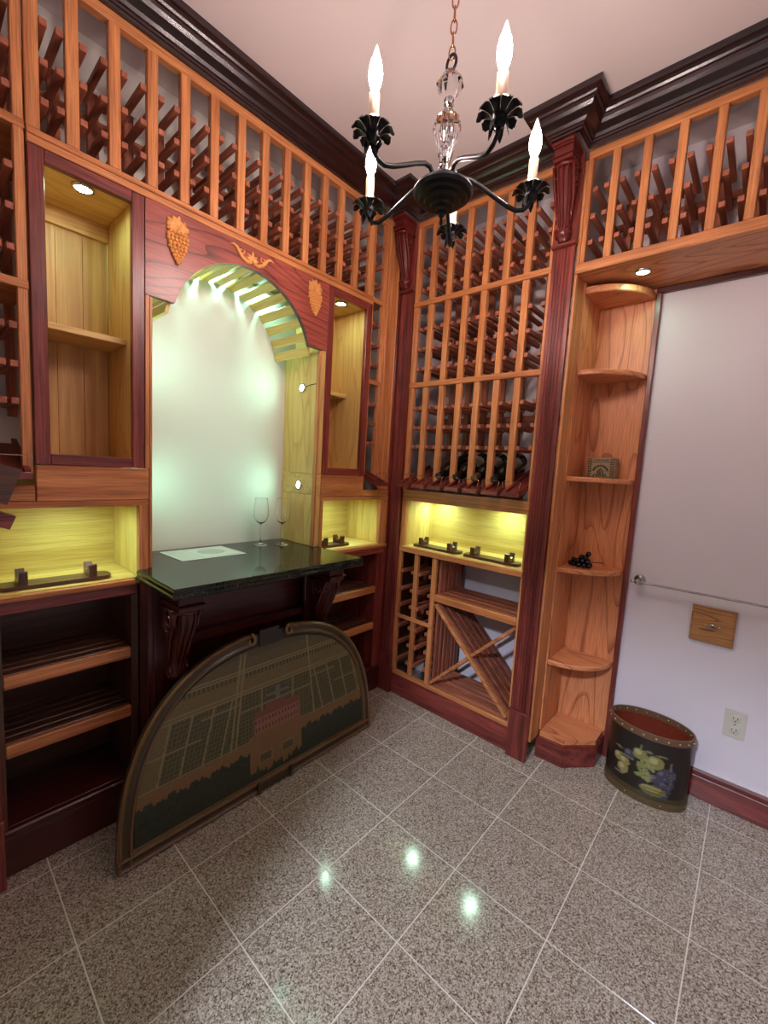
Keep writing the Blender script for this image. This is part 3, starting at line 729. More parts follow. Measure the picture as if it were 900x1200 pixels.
for y0, y1 in ((-1.3385, -1.3215), (-0.5455, -0.5285)): box('side_panel', t, 0.005, 0.085, y0, y1, 0.001, 0.8825, DARKC['Z'], 0.002)
for y0, y1 in ((-1.321, -1.200), (-0.667, -0.546)):
    box('leg_panel', t, 0.065, 0.085, y0, y1, 0.001, 0.8825, DARKC['Z'], 0.003)
    yc2 = (y0 + y1) / 2
    corbel(t, (0.0855, yc2 + (0.006 if y0 < -1 else 0.0), 0.530), 0.086, 0.352, 0.150, '+X', CARVED_D)
    box('leg_base', t, 0.0855, 0.097, y0, y1, 0.001, 0.13, DARKC['Y'], 0.003)
box('back_panel', t, 0.005, 0.018, -1.32, -0.547, 0.6525, 0.8825, DARKC['Y'], 0.001)
box('apron', t, 0.05, 0.064, -1.1995, -0.6675, 0.80, 0.8825, DARKC['Y'], 0.002)
box('shelf_rail', t, 0.044, 0.064, -1.32, -0.547, 0.625, 0.660, DARKC['Y'], 0.003)
box('lower_shelf', t, 0.005, 0.0435, -1.32, -0.547, 0.632, 0.652, DARKC['Y'], 0.002)
box('back_panel', t, 0.005, 0.018, -1.32, -0.547, 0.001, 0.6315, DARKC['Z'], 0.001)

# ------------------------------------------------------------------ back wall lower cabinet and nook
t = thing('nook_cabinet', 'wide lit bottle nook with yellow glowing back under the tall rack', 'cabinet', (0.455, 0.12, 0.855))
box('shelf_board', t, BX0 - 0.003, BX1, 0.004, 0.275, 0.858, 0.8905, YEL['X'], 0.002)
box('shelf_nosing', t, 0.0885, BX1, -0.009, 0.0035, 0.858, 0.8875, OAK['X'], 0.003)
box('stile', t, BX0, 0.114, 0.0, 0.021, 0.891, 1.149, OAK['Z'], 0.002)
box('stile', t, 0.816, BX1, 0.0, 0.021, 0.891, 1.149, OAK['Z'], 0.002)
box('side_panel', t, BX0 + 0.014, 0.114, 0.0215, 0.275, 0.891, 1.165, YEL['Z'], 0.001)
box('side_panel', t, 0.816, BX1, 0.0215, 0.275, 0.891, 1.165, YEL['Z'], 0.001)
box('back_panel', t, BX0, BX1, 0.2755, 0.286, 0.858, 1.165, YEL['X'], 0.001)
box('ceiling_panel', t, 0.1145, 0.8155, 0.0215, 0.275, 1.156, 1.1665, YEL['X'], 0.001)
box('rail', t, BX0, BX1, 0.0, 0.021, 1.1495, 1.1695, OAK['X'], 0.002)
puck(t, (0.20, 0.19, 1.1555), (0, 0, -1), mat=KPUCK); puck(t, (0.62, 0.19, 1.1555), (0, 0, -1), mat=KPUCK)

t = thing('wine_cabinet', 'low wine cabinet with small rack and X-shaped bin between the pilasters', 'wine rack', (0.455, 0.12, 0.0))
WC = t
for u, wd in ((0.0925, 0.024), (0.211, 0.026), (0.333, 0.028)):
    box('upright', t, u - wd / 2, u + wd / 2, 0.0005, 0.022, 0.1465, 0.8570, OAK['Z'], 0.002)
    box('back_post', t, u - wd / 2, u + wd / 2, 0.262, 0.284, 0.1465, 0.8570, RED['Z'], 0.0015)
    for s in (-1, 1):
        if (u < 0.1 and s < 0) or (u > 0.3 and s > 0): continue
        for z in (0.215, 0.318, 0.421, 0.545, 0.640, 0.745): rung(t, 'X', u + s * (wd / 2 + 0.0105), z, 0.003, 0.261)
box('rack_back_panel', t, 0.0805, 0.345, 0.286, 0.298, 0.1465, 0.8570, BROWN['Z'], 0.001)
box('rack_side_panel', t, 0.0788, 0.0803, 0.0315, 0.2855, 0.1465, 0.8570, BROWN['Z'], 0.0)
box('cross_rail', t, 0.0885, 0.347, -0.008, -0.0005, 0.470, 0.492, OAK['X'], 0.002)
box('bottom_rail', t, 0.0885, BX1, -0.002, 0.022, 0.122, 0.146, OAK['X'], 0.003)
box('kick_board', t, 0.081, BX1, 0.001, 0.02, 0.001, 0.1215, CHER['X'], 0.001)
for k in range(1, 7): box('bin_side_slat', t, 0.331, 0.347, 0.012 + k * 0.040, 0.040 + k * 0.040, 0.1465, 0.8570, RED['Z'], 0.0015)
box('bin_stile', t, 0.8155, BX1, 0.0, 0.02, 0.1465, 0.8570, OAK['Z'], 0.0015)
box('shelf_edge', t, 0.3475, 0.815, 0.0, 0.03, 0.622, 0.660, OAK['X'], 0.003)
for k in range(4): box('shelf_slat', t, 0.3475, 0.815, 0.040 + k * 0.058, 0.090 + k * 0.058, 0.640, 0.656, RED['X'], 0.002)
for k in range(6): box('bin_floor_slat', t, 0.3475, 0.815, 0.030 + k * 0.04, 0.056 + k * 0.04, 0.130, 0.146, RED['X'], 0.002)
def diag(p0, p1, y0, y1, th, mat):
    a, b2 = Vector((p0[0], 0, p0[1])), Vector((p1[0], 0, p1[1])); d = b2 - a; l = d.length; ang = math.atan2(d.z, d.x)
    bm = bmesh.new(); bm_box(bm, -l / 2, l / 2, (y0 - y1) / 2, (y1 - y0) / 2, -th / 2, th / 2)
    bmesh.ops.bevel(bm, geom=bm.edges[:], offset=0.002, segments=1, affect='EDGES')
    bmesh.ops.transform(bm, matrix=Matrix.Rotation(-ang, 4, 'Y'), verts=bm.verts[:])
    c = (a + b2) / 2; return from_bm(bm, 'diagonal', mat), (c.x, (y0 + y1) / 2, c.z)
DG = [wood('diagonal_oak', lin(170, 96, 56), lin(214, 140, 86), 'X', 0.42), wood('diagonal_shaded_redwood', lin(112, 54, 36), lin(164, 92, 64), 'X', 0.5)]  # second tone is darkened for shade on the slats behind the front one
for k, (y0, y1) in enumerate(((0.0, 0.028), (0.036, 0.062), (0.078, 0.118), (0.126, 0.166), (0.174, 0.214), (0.222, 0.258))):
    me, c = diag((0.356, 0.606), (0.806, 0.162), y0, y1, 0.018, DG[0 if k == 0 else 1]); place('diagonal_slat', me, t, c)
for y0, y1 in ((0.002, 0.026), (0.232, 0.256)):
    me, c = diag((0.352, 0.156), (0.568, 0.3735), y0, y1, 0.016, DG[0]); place('cross_brace', me, t, c)
    me, c = diag((0.594, 0.3995), (0.812, 0.612), y0, y1, 0.016, DG[0]); place('cross_brace', me, t, c)

# ------------------------------------------------------------------ corner shelf unit
t = thing('corner_shelf', 'tall oak corner shelf with five quarter-round shelves beside the white wall', 'shelf', (1.05, 0.22, 0.0))
CS = t
sx, sb, sr = 0.941, 0.328, 0.224
box('return_stile', t, 0.9235, 0.9345, 0.0, 0.100, 0.100, 2.162, OAK['Z'], 0.0015)
box('side_panel', t, 0.9235, sx - 0.0005, 0.1005, 0.340, 0.1205, 2.1625, OAKC['Z'], 0.0015)
box('back_panel', t, sx, 1.166, sb + 0.0005, 0.340, 0.100, 2.1625, OAKC['Z'], 0.001)
def quarter(z0, z1, r, nm):
    pts = [(sx, sb)] + [(sx + r * math.sin(q * PI / 2 / 18), sb - r * math.cos(q * PI / 2 / 18)) for q in range(19)]
    bm = bmesh.new(); rings = []
    for z, g in ((z0, .004), (z0 + .004, 0), (z1 - .004, 0), (z1, .004)):
        rings.append([bm.verts.new((sx if i == 0 else x - g * (x > sx + .001) * .7, y + g * (y < sb - .001) * .7, z)) for i, (x, y) in enumerate(pts)])
    n = len(pts)
    for a, b2 in zip(rings, rings[1:]):
        for k in range(n): bm.faces.new((a[k], a[(k + 1) % n], b2[(k + 1) % n], b2[k]))
    bm.faces.new(rings[0][::-1]); bm.faces.new(rings[-1])
    o = place(nm, from_bm(bm, nm, OAKC['X']), t, (0, 0, 0)); o.location = -wloc(t)
SHZ = [0.472, 0.918, 1.334, 1.799]
for z in SHZ: quarter(z - 0.022, z, sr, 'shelf')
quarter(2.118, 2.146, sr, 'top_board')
bp_ = [(0.934, 0.072), (1.056, 0.078), (1.166, 0.200), (1.166, 0.340), (0.934, 0.340)]
o = place('base', prism('base', bp_, 'Z', 0.001, 0.092, CHER['X']), t, (0, 0, 0)); o.location = -wloc(t)
bq = [(0.942, 0.090), (1.048, 0.095), (1.158, 0.212), (1.158, 0.328), (0.942, 0.328)]
o = place('bottom_shelf', prism('bottom', bq, 'Z', 0.1005, 0.122, OAKC['X']), t, (0, 0, 0)); o.location = -wloc(t)
bq2 = [(0.938, 0.082), (1.052, 0.087), (1.162, 0.206), (1.162, 0.328), (0.938, 0.328)]
o = place('base_molding', prism('basemould', bq2, 'Z', 0.0925, 0.1, CHER['X']), t, (0, 0, 0)); o.location = -wloc(t)
struct(box('trim_2', None, 1.1675, 1.188, 0.318, 0.3415, 0.001, 2.140, CHER['Z'], 0.002))
struct(box('trim_3', None, 1.1675, XR - 0.002, 0.318, 0.3415, 2.141, 2.1635, DARKC['X'], 0.003))

# carved bone box on the third shelf
t = thing('carved_box', 'small carved cream box with dark beaded edges on the corner shelf', 'box', (1.045, 0.262, 1.3345))
bx0, bx1, by0, by1, bz0, bz1 = 0.990, 1.100, 0.225, 0.305, 1.3345, 1.427
box('body', t, bx0, bx1, by0, by1, bz0, bz1 - 0.022, BOXM, 0.002)
box('lid', t, bx0 - .001, bx1 + .001, by0 - .001, by1 + .001, bz1 - 0.021, bz1, BOXM, 0.002)
parts = []
for zz in np.linspace(bz0 + .008, bz1 - .008, 8):
    for x in (bx0 + .005, bx0 + .013, bx1 - .005, bx1 - .013): parts.append(ball((x, by0 - .0018, zz), .0034, 6, 1.0))
for q in range(9):
    a = PI * (0.08 + 0.84 * q / 8); parts.append(ball((1.045 + .030 * math.cos(a), by0 - .0016, bz0 + .030 + .026 * math.sin(a)), .0042, 6))
for q in range(7): parts.append(ball((1.045 - .027 + .009 * q, by0 - .0020, bz1 - .011), .003, 6))
V, F = join_vf(parts); o = place('inlay_beads', mesh_from('beads', V, F, BOXD, True), t, (0, 0, 0), 'dark beads'); o.location = -wloc(t)
parts = [tube([(1.045 - .012, by0 - .001, bz0 + .006), (1.045 - .010, by0 - .003, bz0 + .03), (1.045, by0 - .003, bz0 + .042), (1.045 + .010, by0 - .003, bz0 + .03), (1.045 + .012, by0 - .001, bz0 + .006)], .0022, 5),
         tube([(1.045 - .005, by0 - .002, bz0 + .006), (1.045, by0 - .003, bz0 + .03), (1.045 + .005, by0 - .002, bz0 + .006)], .002, 5),
         tube([(1.045 - .030, by0 - .002, bz0 + .006), (1.045 - .02, by0 - .003, bz0 + .02), (1.045 - .018, by0 - .002, bz0 + .006)], .002, 5),
         tube([(1.045 + .030, by0 - .002, bz0 + .006), (1.045 + .02, by0 - .003, bz0 + .02), (1.045 + .018, by0 - .002, bz0 + .006)], .002, 5)]
V, F = join_vf(parts); o = place('relief', mesh_from('relief', V, F, BOXD, True), t, (0, 0, 0), 'dark carved relief'); o.location = -wloc(t)

# black glass grapes on the second shelf
t = thing('grape_bunch', 'bunch of shiny black decorative grapes with brown stem on the corner shelf', 'ornament', (1.03, 0.20, 0.9185))
bm = bmesh.new(); bmesh.ops.create_uvsphere(bm, u_segments=14, v_segments=9, radius=0.0118); gm = from_bm(bm, 'grape', BLACKB, True)
gx = [(-.046, 0, 0), (-.030, .012, 0), (-.027, -.012, 0), (-.008, .018, 0), (-.006, -.004, 0), (-.004, -.024, 0), (.014, .020, 0), (.016, .000, 0), (.018, -.020, 0), (.036, .010, 0), (.036, -.012, 0),
      (-.034, .001, 1), (-.015, .007, 1), (-.013, -.012, 1), (.006, .010, 1), (.008, -.011, 1), (.027, .008, 1), (.027, -.008, 1), (.002, -.001, 2), (.018, .004, 2), (.020, -.012, 2), (.028, .001, 3)]
for x, y, l in gx: place('grape', gm, t, (1.012 + x, 0.205 + y, 0.9185 + 0.0119 + l * 0.0178))
place('stem', tube([(1.04, .205, .945), (1.062, .207, .948), (1.085, .208, .952), (1.104, .210, .951)], [.003, .0025, .0025, .004], 6, name='stem', mat=STEM), t, (0, 0, 0)).location = -wloc(t)

# ------------------------------------------------------------------ things on the white wall
t = thing('towel_bar', 'brushed nickel towel bar on the white wall above the wooden plaque', 'towel bar', (1.23, 0.341, 0.885))
Mw = Matrix.Rotation(PI / 2, 4, 'X')
for x in (1.232, 1.842):
    o = place('flange', lathe([(0, 0), (.024, 0), (.024, .004), (.019, .009), (.011, .014), (.009, .020), (.009, .050), (.011, .054), (.011, .066), (.008, .069), (0, .070)], 20, 'flange', NICKEL, M=Mw), t, (x, 0.3415, 0.884))
o = place('bar', tube([(1.205, .281, .884), (1.209, .281, .884), (1.216, .281, .884), (1.222, .281, .884), (1.85, .281, .884), (1.866, .281, .884), (1.87, .281, .884)], [.004, .0075, .007, .0052, .0052, .0075, .004], 12, name='bar', mat=NICKEL), t, (0, 0, 0)); o.location = -wloc(t)
t = thing('wooden_plaque', 'square oak plaque with small metal double hook on the white wall', 'plaque', (1.511, 0.335, 0.675))
bm = bmesh.new(); bm_box(bm, 1.438, 1.585, 0.322, 0.3415, 0.676, 0.825)
bmesh.ops.bevel(bm, geom=[e for e in bm.edges if all(v.co.y < .33 for v in e.verts)], offset=0.006, segments=2, affect='EDGES')
o = place('board', from_bm(bm, 'board', wood('plaque_oak', lin(122, 74, 38), lin(184, 128, 74), 'X', 0.38, scale=2.2, pore=0.3, cathedral=0.6)), t, (0, 0, 0)); o.location = -wloc(t)
hk = [lathe([(0, 0), (.009, 0), (.008, .003), (0, .004)], 12, 'rose', NICKEL, M=Mw)]
o = place('hook', hk[0], t, (1.512, 0.3215, 0.752), 'small nickel hook')
parts = []
for s in (-1, 1):
    parts.append(tube([(1.512, .317, .752), (1.512 + s * .010, .308, .749), (1.512 + s * .020, .305, .752), (1.512 + s * .026, .304, .759)], [.003, .003, .0028, .0035], 6))
V, F = join_vf(parts); o2 = place('hook_arm', mesh_from('hook_arm', V, F, NICKEL, True), o, (0, 0, 0)); o2.location = -wloc(o)
t = thing('wall_outlet', 'ivory duplex power outlet low on the white wall right of the bin', 'outlet', (1.626, 0.338, 0.31))
bm = bmesh.new(); bm_box(bm, 1.591, 1.661, 0.336, 0.3415, 0.309, 0.423)
bmesh.ops.bevel(bm, geom=[e for e in bm.edges if all(v.co.y < .34 for v in e.verts)], offset=0.003, segments=2, affect='EDGES')
o = place('cover_plate', from_bm(bm, 'plate', IVORY), t, (0, 0, 0)); o.location = -wloc(t)
for zc2 in (0.390, 0.342):
    o = place('receptacle', lathe([(0, 0), (.017, 0), (.017, .0015), (.016, .002), (0, .002)], 18, 'receptacle', IVORY, M=Mw), t, (1.626, 0.3358, zc2))
    for dx, hh in ((-.0065, .0045), (.0065, .0055)): box('slot', o, 1.626 + dx - .0011, 1.626 + dx + .0011, .3330, .3336, zc2 + .003 - hh, zc2 + .003 + hh, DARK, 0.0)
    place('ground_hole', lathe([(0, 0), (.0024, 0), (0, .0006)], 8, 'hole', DARK, M=Mw), o, (1.626, .3337, zc2 - .008))
place('screw', lathe([(0, 0), (.003, 0), (0, .001)], 8, 'screw', NICKEL, M=Mw), t, (1.626, .3358, .366))

# ------------------------------------------------------------------ painted waste bin
t = thing('waste_bin', 'oval black waste bin with painted fruit and leather band below the white wall', 'bin', (1.36, 0.216, 0.0))
ba, bb_, bh = 0.152, 0.103, 0.305
rng = random.Random(3)
disc = []  # (s along front in metres from centre, z, rx, rz, colour)
def blob(x, z, rx, rz, col, hl=None): disc.append((x, z, rx, rz, col)); 
olive, gold, pale, plum, leaf = (.27, .25, .07), (.34, .27, .09), (.36, .36, .17), (.075, .062, .10), (.12, .13, .045)
for a in range(26): blob(.045 + rng.uniform(-.03, .05), .10 + rng.uniform(-.05, .08), .010, .010, (.045 + rng.random() * .04, .04 + rng.random() * .03, .06 + rng.random() * .04))
for x, z, r in ((-.045, .185, .02), (.040, .125, .019), (.062, .150, .018), (.068, .105, .015)): blob(x, z, r, r, plum); blob(x - .006, z + .006, r * .45, r * .45, (.17, .15, .19))
for x, z, r in ((-.085, .150, .018), (-.058, .143, .018), (-.062, .112, .021)): blob(x, z, r, r * 1.1, gold); blob(x - .005, z + .006, r * .45, r * .5, (.52, .45, .22))
for x, z, r in ((-.012, .205, .023), (.036, .192, .027)): blob(x, z, r, r * 1.05, olive); blob(x - .006, z + .007, r * .5, r * .5, (.46, .45, .19))
for a in range(46):
    q = rng.random(); x = .005 + rng.gauss(0, .012) + .014 * (1 - q); z = .110 + .075 * q + rng.gauss(0, .006); blob(x, z, .0068, .0068, (.20 + .16 * rng.random(), .20 + .14 * rng.random(), .08)); blob(x - .002, z + .002, .0028, .0028, pale)
for a in range(18):
    x = .085 + rng.gauss(0, .010); z = .06 + .10 * rng.random(); blob(x, z, .008, .008, (.07, .06, .09)); blob(x - .002, z + .003, .003, .003, (.18, .17, .2))
blob(.038, .072, .040, .022, (.22, .20, .05)); blob(.033, .078, .030, .012, (.40, .35, .12))
for dz in (-.008, .004): blob(.038, .070 + dz * 1.2, .037, .0018, (.10, .10, .03))
for x, z, rx, rz in ((-.085, .192, .018, .004), (-.055, .168, .035, .003), (.015, .228, .014, .005), (-.010, .235, .004, .014), (.055, .225, .020, .004), (.085, .19, .004, .02), (-.075, .085, .02, .004)): blob(x, z, rx, rz, (.20, .20, .12))
NA, NZ = 160, 84
V, F, C = [], [], []
for j in range(NZ + 1):
    z = bh * j / NZ
    for k in range(NA):
        a = 2 * PI * k / NA; V.append(Vector((1.36 + ba * math.cos(a), 0.216 + bb_ * math.sin(a), z + .001)))
        s = (a - 1.5 * PI); s = (s + PI) % (2 * PI) - PI; sm = s * 0.128
        col = (.014, .009, .006) if z > .05 else (.055, .04, .016)
        if .028 < z < .26 and abs(s) < 1.3:
            for (x, zz, rx, rz, cc) in disc:
                e = ((sm + .0 - x) / rx) ** 2 + ((z + .003 - zz) / rz) ** 2
                if e < 1: col = tuple(q * .72 for q in cc)
        C.append((*col, 1))
for j in range(NZ):
    for k in range(NA): k2 = (k + 1) % NA; F.append((j * NA + k, j * NA + k2, (j + 1) * NA + k2, (j + 1) * NA + k))
me = mesh_from('bin_body', V, F, PRINTB, True)
at = me.color_attributes.new('print', 'FLOAT_COLOR', 'POINT'); at.data.foreach_set('color', np.array(C, dtype=np.float32).ravel())
o = place('body', me, t, (0, 0, 0), 'black tole wall with painted fruit still life'); o.location = -wloc(t)
def oval(r_off, z0, z1, mat, nm, inner=None, seg=64):
    V, F = [], []
    rr = [(r_off, z0), (r_off, z1), (inner, z1), (inner, z0)]
    for q, z in rr:
        for k in range(seg): a = 2 * PI * k / seg; V.append((1.36 + (ba + q) * math.cos(a), 0.216 + (bb_ + q) * math.sin(a), z))
    for i in range(4):
        i2 = (i + 1) % 4
        for k in range(seg): k2 = (k + 1) % seg; F.append((i * seg + k, i * seg + k2, i2 * seg + k2, i2 * seg + k))
    o = place(nm, mesh_from(nm, V, F, mat, False), t, (0, 0, 0)); o.location = -wloc(t); return o
oval(0.004, bh - 0.024, bh + 0.002, BINB, 'rim_band', -0.004)
oval(-0.0012, 0.012, bh - 0.001, BINR, 'inner_wall', -0.003)
oval(0.003, 0.001, 0.030, BINBASE, 'base_band', -0.004)
V = [(1.36, .216, .012)] + [(1.36 + (ba - .003) * math.cos(2 * PI * k / 48), .216 + (bb_ - .003) * math.sin(2 * PI * k / 48), .012) for k in range(48)]
o = place('bottom', mesh_from('bottom', V, [(0, 1 + k, 1 + (k + 1) % 48) for k in range(48)], BINR), t, (0, 0, 0)); o.location = -wloc(t)
sm_ = lathe([(.0032, 0), (.0024, .0016), (0, .002)], 8, 'stud', NICKEL)
parts = []
for k in range(22):
    a = 2 * PI * (k + .3) / 22; n = Vector((math.cos(a) / ba, math.sin(a) / bb_, 0)).normalized()
    for q, zz in ((.0041, bh - .011),):
        b_ = ball((0, 0, 0), .0038, 8); c = Vector((1.36 + (ba + q) * math.cos(a), .216 + (bb_ + q) * math.sin(a), zz)); parts.append(([v + c for v in b_[0]], b_[1]))
    c = Vector((1.36 + (ba - .0045) * math.cos(a), .216 + (bb_ - .0045) * math.sin(a), bh - .009)); b_ = ball((0, 0, 0), .0028, 8); parts.append(([v + c for v in b_[0]], b_[1]))
    if k % 3 == 0:
        c = Vector((1.36 + (ba + .003) * math.cos(a), .216 + (bb_ + .003) * math.sin(a), .016)); b_ = ball((0, 0, 0), .0026, 8); parts.append(([v + c for v in b_[0]], b_[1]))
V, F = join_vf(parts); o = place('studs', mesh_from('studs', V, F, STUD, True), t, (0, 0, 0), 'brass upholstery studs'); o.location = -wloc(t); o['kind'] = 'stuff'

# ------------------------------------------------------------------ arched painting leaning on the counter
t = thing('arched_painting', 'large half-round framed garden painting leaning against the stone counter', 'painting', (0.235, -0.908, 0.0))
LEAN = math.radians(4.0)
def PW(s, h, d=0.0):
    """painting plane to world: s along wall, h up the panel, d out of the panel towards the room"""
    x = 0.2155 + (-math.sin(LEAN)) * h + math.cos(LEAN) * d; z = 0.004 + math.cos(LEAN) * h + math.sin(LEAN) * d
    return Vector((x, -0.908 + s, z))
AW, AH, EXP = 0.571, 0.650, 2.5
def arch(u, a=AW, h=AH, base=0.0):
    """u in 0..1 from left foot over the top to right foot"""
    th = PI * (1 - u); c, s_ = math.cos(th), math.sin(th)
    return (a * math.copysign(abs(c) ** (2 / EXP), c), base + (h - base) * abs(s_) ** (2 / EXP))
NU = 72
def arch_prism(a, h, base, d0, d1, mat, nm):
    o2 = [arch(i / NU, a, h, base) for i in range(NU + 1)]; n = len(o2)
    bm = bmesh.new(); A = [bm.verts.new(PW(s, z, d0)) for s, z in o2]; B2 = [bm.verts.new(PW(s, z, d1)) for s, z in o2]
    bm.faces.new(A); bm.faces.new(B2[::-1])
    for i in range(n): bm.faces.new((A[i], B2[i], B2[(i + 1) % n], A[(i + 1) % n]))
    return from_bm(bm, nm, mat)
def pt(nm, me, lab=None, par=None):
    par = par or t; o = place(nm, me, par, (0, 0, 0), lab); o.location = -wloc(par); return o
pt('backing_board', arch_prism(AW - .006, AH - .014, 0.003, 0.0, 0.010, FRAMED, 'backing'))
def garden(s, h):
    """a plain formal garden: dark wood in front, sandy drive, red house, hedged plots"""
    rn = math.sin(s * 913.1 + h * 717.3) * 43758.5; rn -= math.floor(rn)
    k = 0.8 + 0.4 * rn; mul = lambda c: tuple(v * k for v in c)
    line = (.21, .165, .075); drive = (.185, .098, .036); hedge = (.040, .044, .016); lawn = (.098, .080, .032); ochre = (.135, .098, .038)
    wob = .006 * math.sin(s * 75) + .005 * math.sin(s * 171 + 1) + .004 * math.sin(s * 333)
    front = 0.172 + wob
    d = abs(s - .02)
    if d < .125: front = 0.078 + 1.5 * wob + .5 * max(0, d - .085)
    if h < front: return mul((.017, .023, .012) if rn < .75 else (.030, .038, .018))
    if d < .125 and h < .235:
        if .022 < d < .082 and .110 < h < .150: return mul((.075, .066, .022)) if (.026 < d < .078 and .114 < h < .146) else line
        return mul(drive)
    if h < 0.212: return mul(drive)
    if -.085 < s < .135 and h < .325:
        if h > .300: return mul((.17, .055, .033))
        fx = ((s + .085) / .0155) % 1; fz = ((h - .235) / .0325) % 1
        if .32 < fx < .68 and .3 < fz < .72: return (.05, .022, .015)
        return mul((.24, .10, .062))
    if -.03 < s < .06 and .325 <= h < .345: return mul((.16, .055, .034))
    for x0, x1 in ((-.165, -.12), (.215, .175), (-.185, -.137)):
        if abs(s - (x0 + (x1 - x0) * (h - .215) / .36)) < .0038 and h < .58: return line
    for hh in (.218, .418, .432, .505, .515):
        if abs(h - hh) < .0028: return line
    if h < .415:
        # side plots with hedge rows, the middle court with an oval basin
        mid = -.15 < s < .195
        if mid:
            e = ((s - .025) / .055) ** 2 + ((h - .378) / .026) ** 2
            if e < 1: return mul((.05, .05, .03)) if abs(s - .025) > .012 and abs(h - .378) > .006 else mul((.12, .115, .085))
            if abs(abs(s - .025) - .075) < .003 or abs(h - .350) < .0025: return line
            px_, pz_ = (s / .0155) % 1, (h / .0155) % 1
            return mul(hedge) if (px_ - .5) ** 2 + (pz_ - .5) ** 2 < .13 else mul(lawn)
        u = abs(s - .02); sl = (h - .215) * .25
        for x in (.245, .315, .395, .470):
            if abs(u + sl - x) < .0038: return line
        if abs(h - (.318 if u > .315 else .385)) < .0026: return line
        if u + sl > .475: return mul(ochre)
        px_, pz_ = ((u + sl) / .0145) % 1, (h / .0165) % 1
        row = math.sin(s * 700 + h * 300) * .06
        return mul(hedge) if (px_ - .5) ** 2 + (pz_ - .5) ** 2 < .14 + row else mul(lawn)
    if h < .505:
        if h > .482 and (s / .017) % 1 < .55: return mul(hedge)
        return mul(ochre)
    q = (s / .014 + math.sin(h * 140) * .6) % 1
    if h < .56: return mul((.065, .058, .024)) if q < .35 else mul((.105, .082, .034))
    return mul((.05, .048, .02) if q < .5 else (.088, .072, .031))
NI, NJ = 360, 200
ia, ih, ib = AW - .052, AH - .058, .052
V, C, F = [], [], []; idx = {}
for j in range(NJ + 1):
    h = ib + (ih - ib) * j / NJ
    half = ia * max(0.0, 1 - ((h - ib) / (ih - ib)) ** EXP) ** (1 / EXP)
    for i in range(NI + 1):
        s = -half + 2 * half * i / NI; V.append(PW(s, h, 0.0135)); C.append((*garden(s, h), 1))
for j in range(NJ):
    for i in range(NI): a = j * (NI + 1) + i; F.append((a, a + 1, a + NI + 2, a + NI + 1))
me = mesh_from('canvas', V, F, PRINT); at = me.color_attributes.new('print', 'FLOAT_COLOR', 'POINT'); at.data.foreach_set('color', np.array(C, dtype=np.float32).ravel())
pt('canvas', me, 'painted garden view with a small red house and dark wood')
# frame: profiled mouldings swept along arch (two pieces with scrolled ends) and along the foot
FPROF = [(0, 0.0), (0, .018), (.006, .026), (.012, .022), (.018, .020), (.030, .020), (.036, .025), (.041, .024), (.044, .016), (.048, .0145), (.050, .010), (.050, 0.0)]
FM = [0, 1, 1, 0, 0, 0, 1, 1, 0, 1, 0]
def frame_run(us, nm):
    V, F, I = [], [], []; n = len(FPROF)
    for u in us:
        p = Vector(arch(u)); q0, q1 = Vector(arch(max(u - .004, 0))), Vector(arch(min(u + .004, 1)))
        d = (q1 - q0).normalized(); nn = Vector((d.y, -d.x))
        for r, dd in FPROF: q = p + nn * r; V.append(PW(q.x, max(q.y, 0.001), dd))
    for i in range(len(us) - 1):
        for k in range(n - 1): F.append((i * n + k, (i + 1) * n + k, (i + 1) * n + k + 1, i * n + k + 1)); I.append(FM[k])
    F.append(tuple(range(n))); I.append(0); F.append(tuple(range((len(us) - 1) * n, len(us) * n))[::-1]); I.append(0)
    me = mesh_from(nm, V, F, [GOLDF, GOLDL], False, I); return me
uA = [0.0 + .463 * i / 40 for i in range(41)]; uB = [0.530 + .470 * i / 40 for i in range(41)]
fr = pt('arch_frame', frame_run(uA, 'frame_left'), 'gilded left arch moulding ending in a scroll')
fr2 = pt('arch_frame', frame_run(uB, 'frame_right'), 'gilded right arch moulding ending in a scroll')
for par, u, sg in ((fr, .463, 1), (fr2, .530, -1)):
    p = Vector(arch(u)); P = []
    for q in range(15):
        a = q * .42; r = .024 * (1 - q / 18); P.append(PW(p.x + sg * (.004 + r * math.sin(a) * .9), p.y - .024 + r * math.cos(a), .020))
    pt('scroll_end', tube(P, [.008] * 10 + [.007, .006, .005, .004, .003], 8, name='scroll', mat=GOLDL), None, par)
pt('top_block', prism('b', [(0, 0), (1, 0), (1, 1)], 'X', 0, .001, FRAMED)) if False else None
bm = bmesh.new(); vs = bm_box(bm, -.045, .045, AH - .062, AH + .004, 0.0105, 0.018)
for v in vs: v.co = PW(v.co.x + arch(.497)[0], v.co.y, v.co.z)
pt('keystone_block', from_bm(bm, 'key', FRAMED), 'dark plain block between scrolls')
V, F, I = [], [], []; n = len(FPROF)
for s in (-AW + .001, AW - .001):
    for r, dd in FPROF: V.append(PW(s, .0 + r, dd + .0008))
for k in range(n - 1): F.append((k, n + k, n + k + 1, k + 1)); I.append(FM[k])
F.append(tuple(range(n))); I.append(0); F.append(tuple(range(n, 2 * n))[::-1]); I.append(0)
pt('foot_frame', mesh_from('foot_frame', V, F, [GOLDF, GOLDL], False, I), 'gilded straight bottom moulding')
bm = bmesh.new()
for s0, s1, h0, h1, d1 in ((-.082, -.070, .0, .046, .036), (.070, .082, .0, .046, .036), (-.070, .070, .008, .036, .030)):
    for v in bm_box(bm, s0, s1, h0, h1, .026, d1): v.co = PW(v.co.x, v.co.y, v.co.z)
pt('foot_bracket', from_bm(bm, 'foot', GOLDF), 'small raised bracket at the foot')

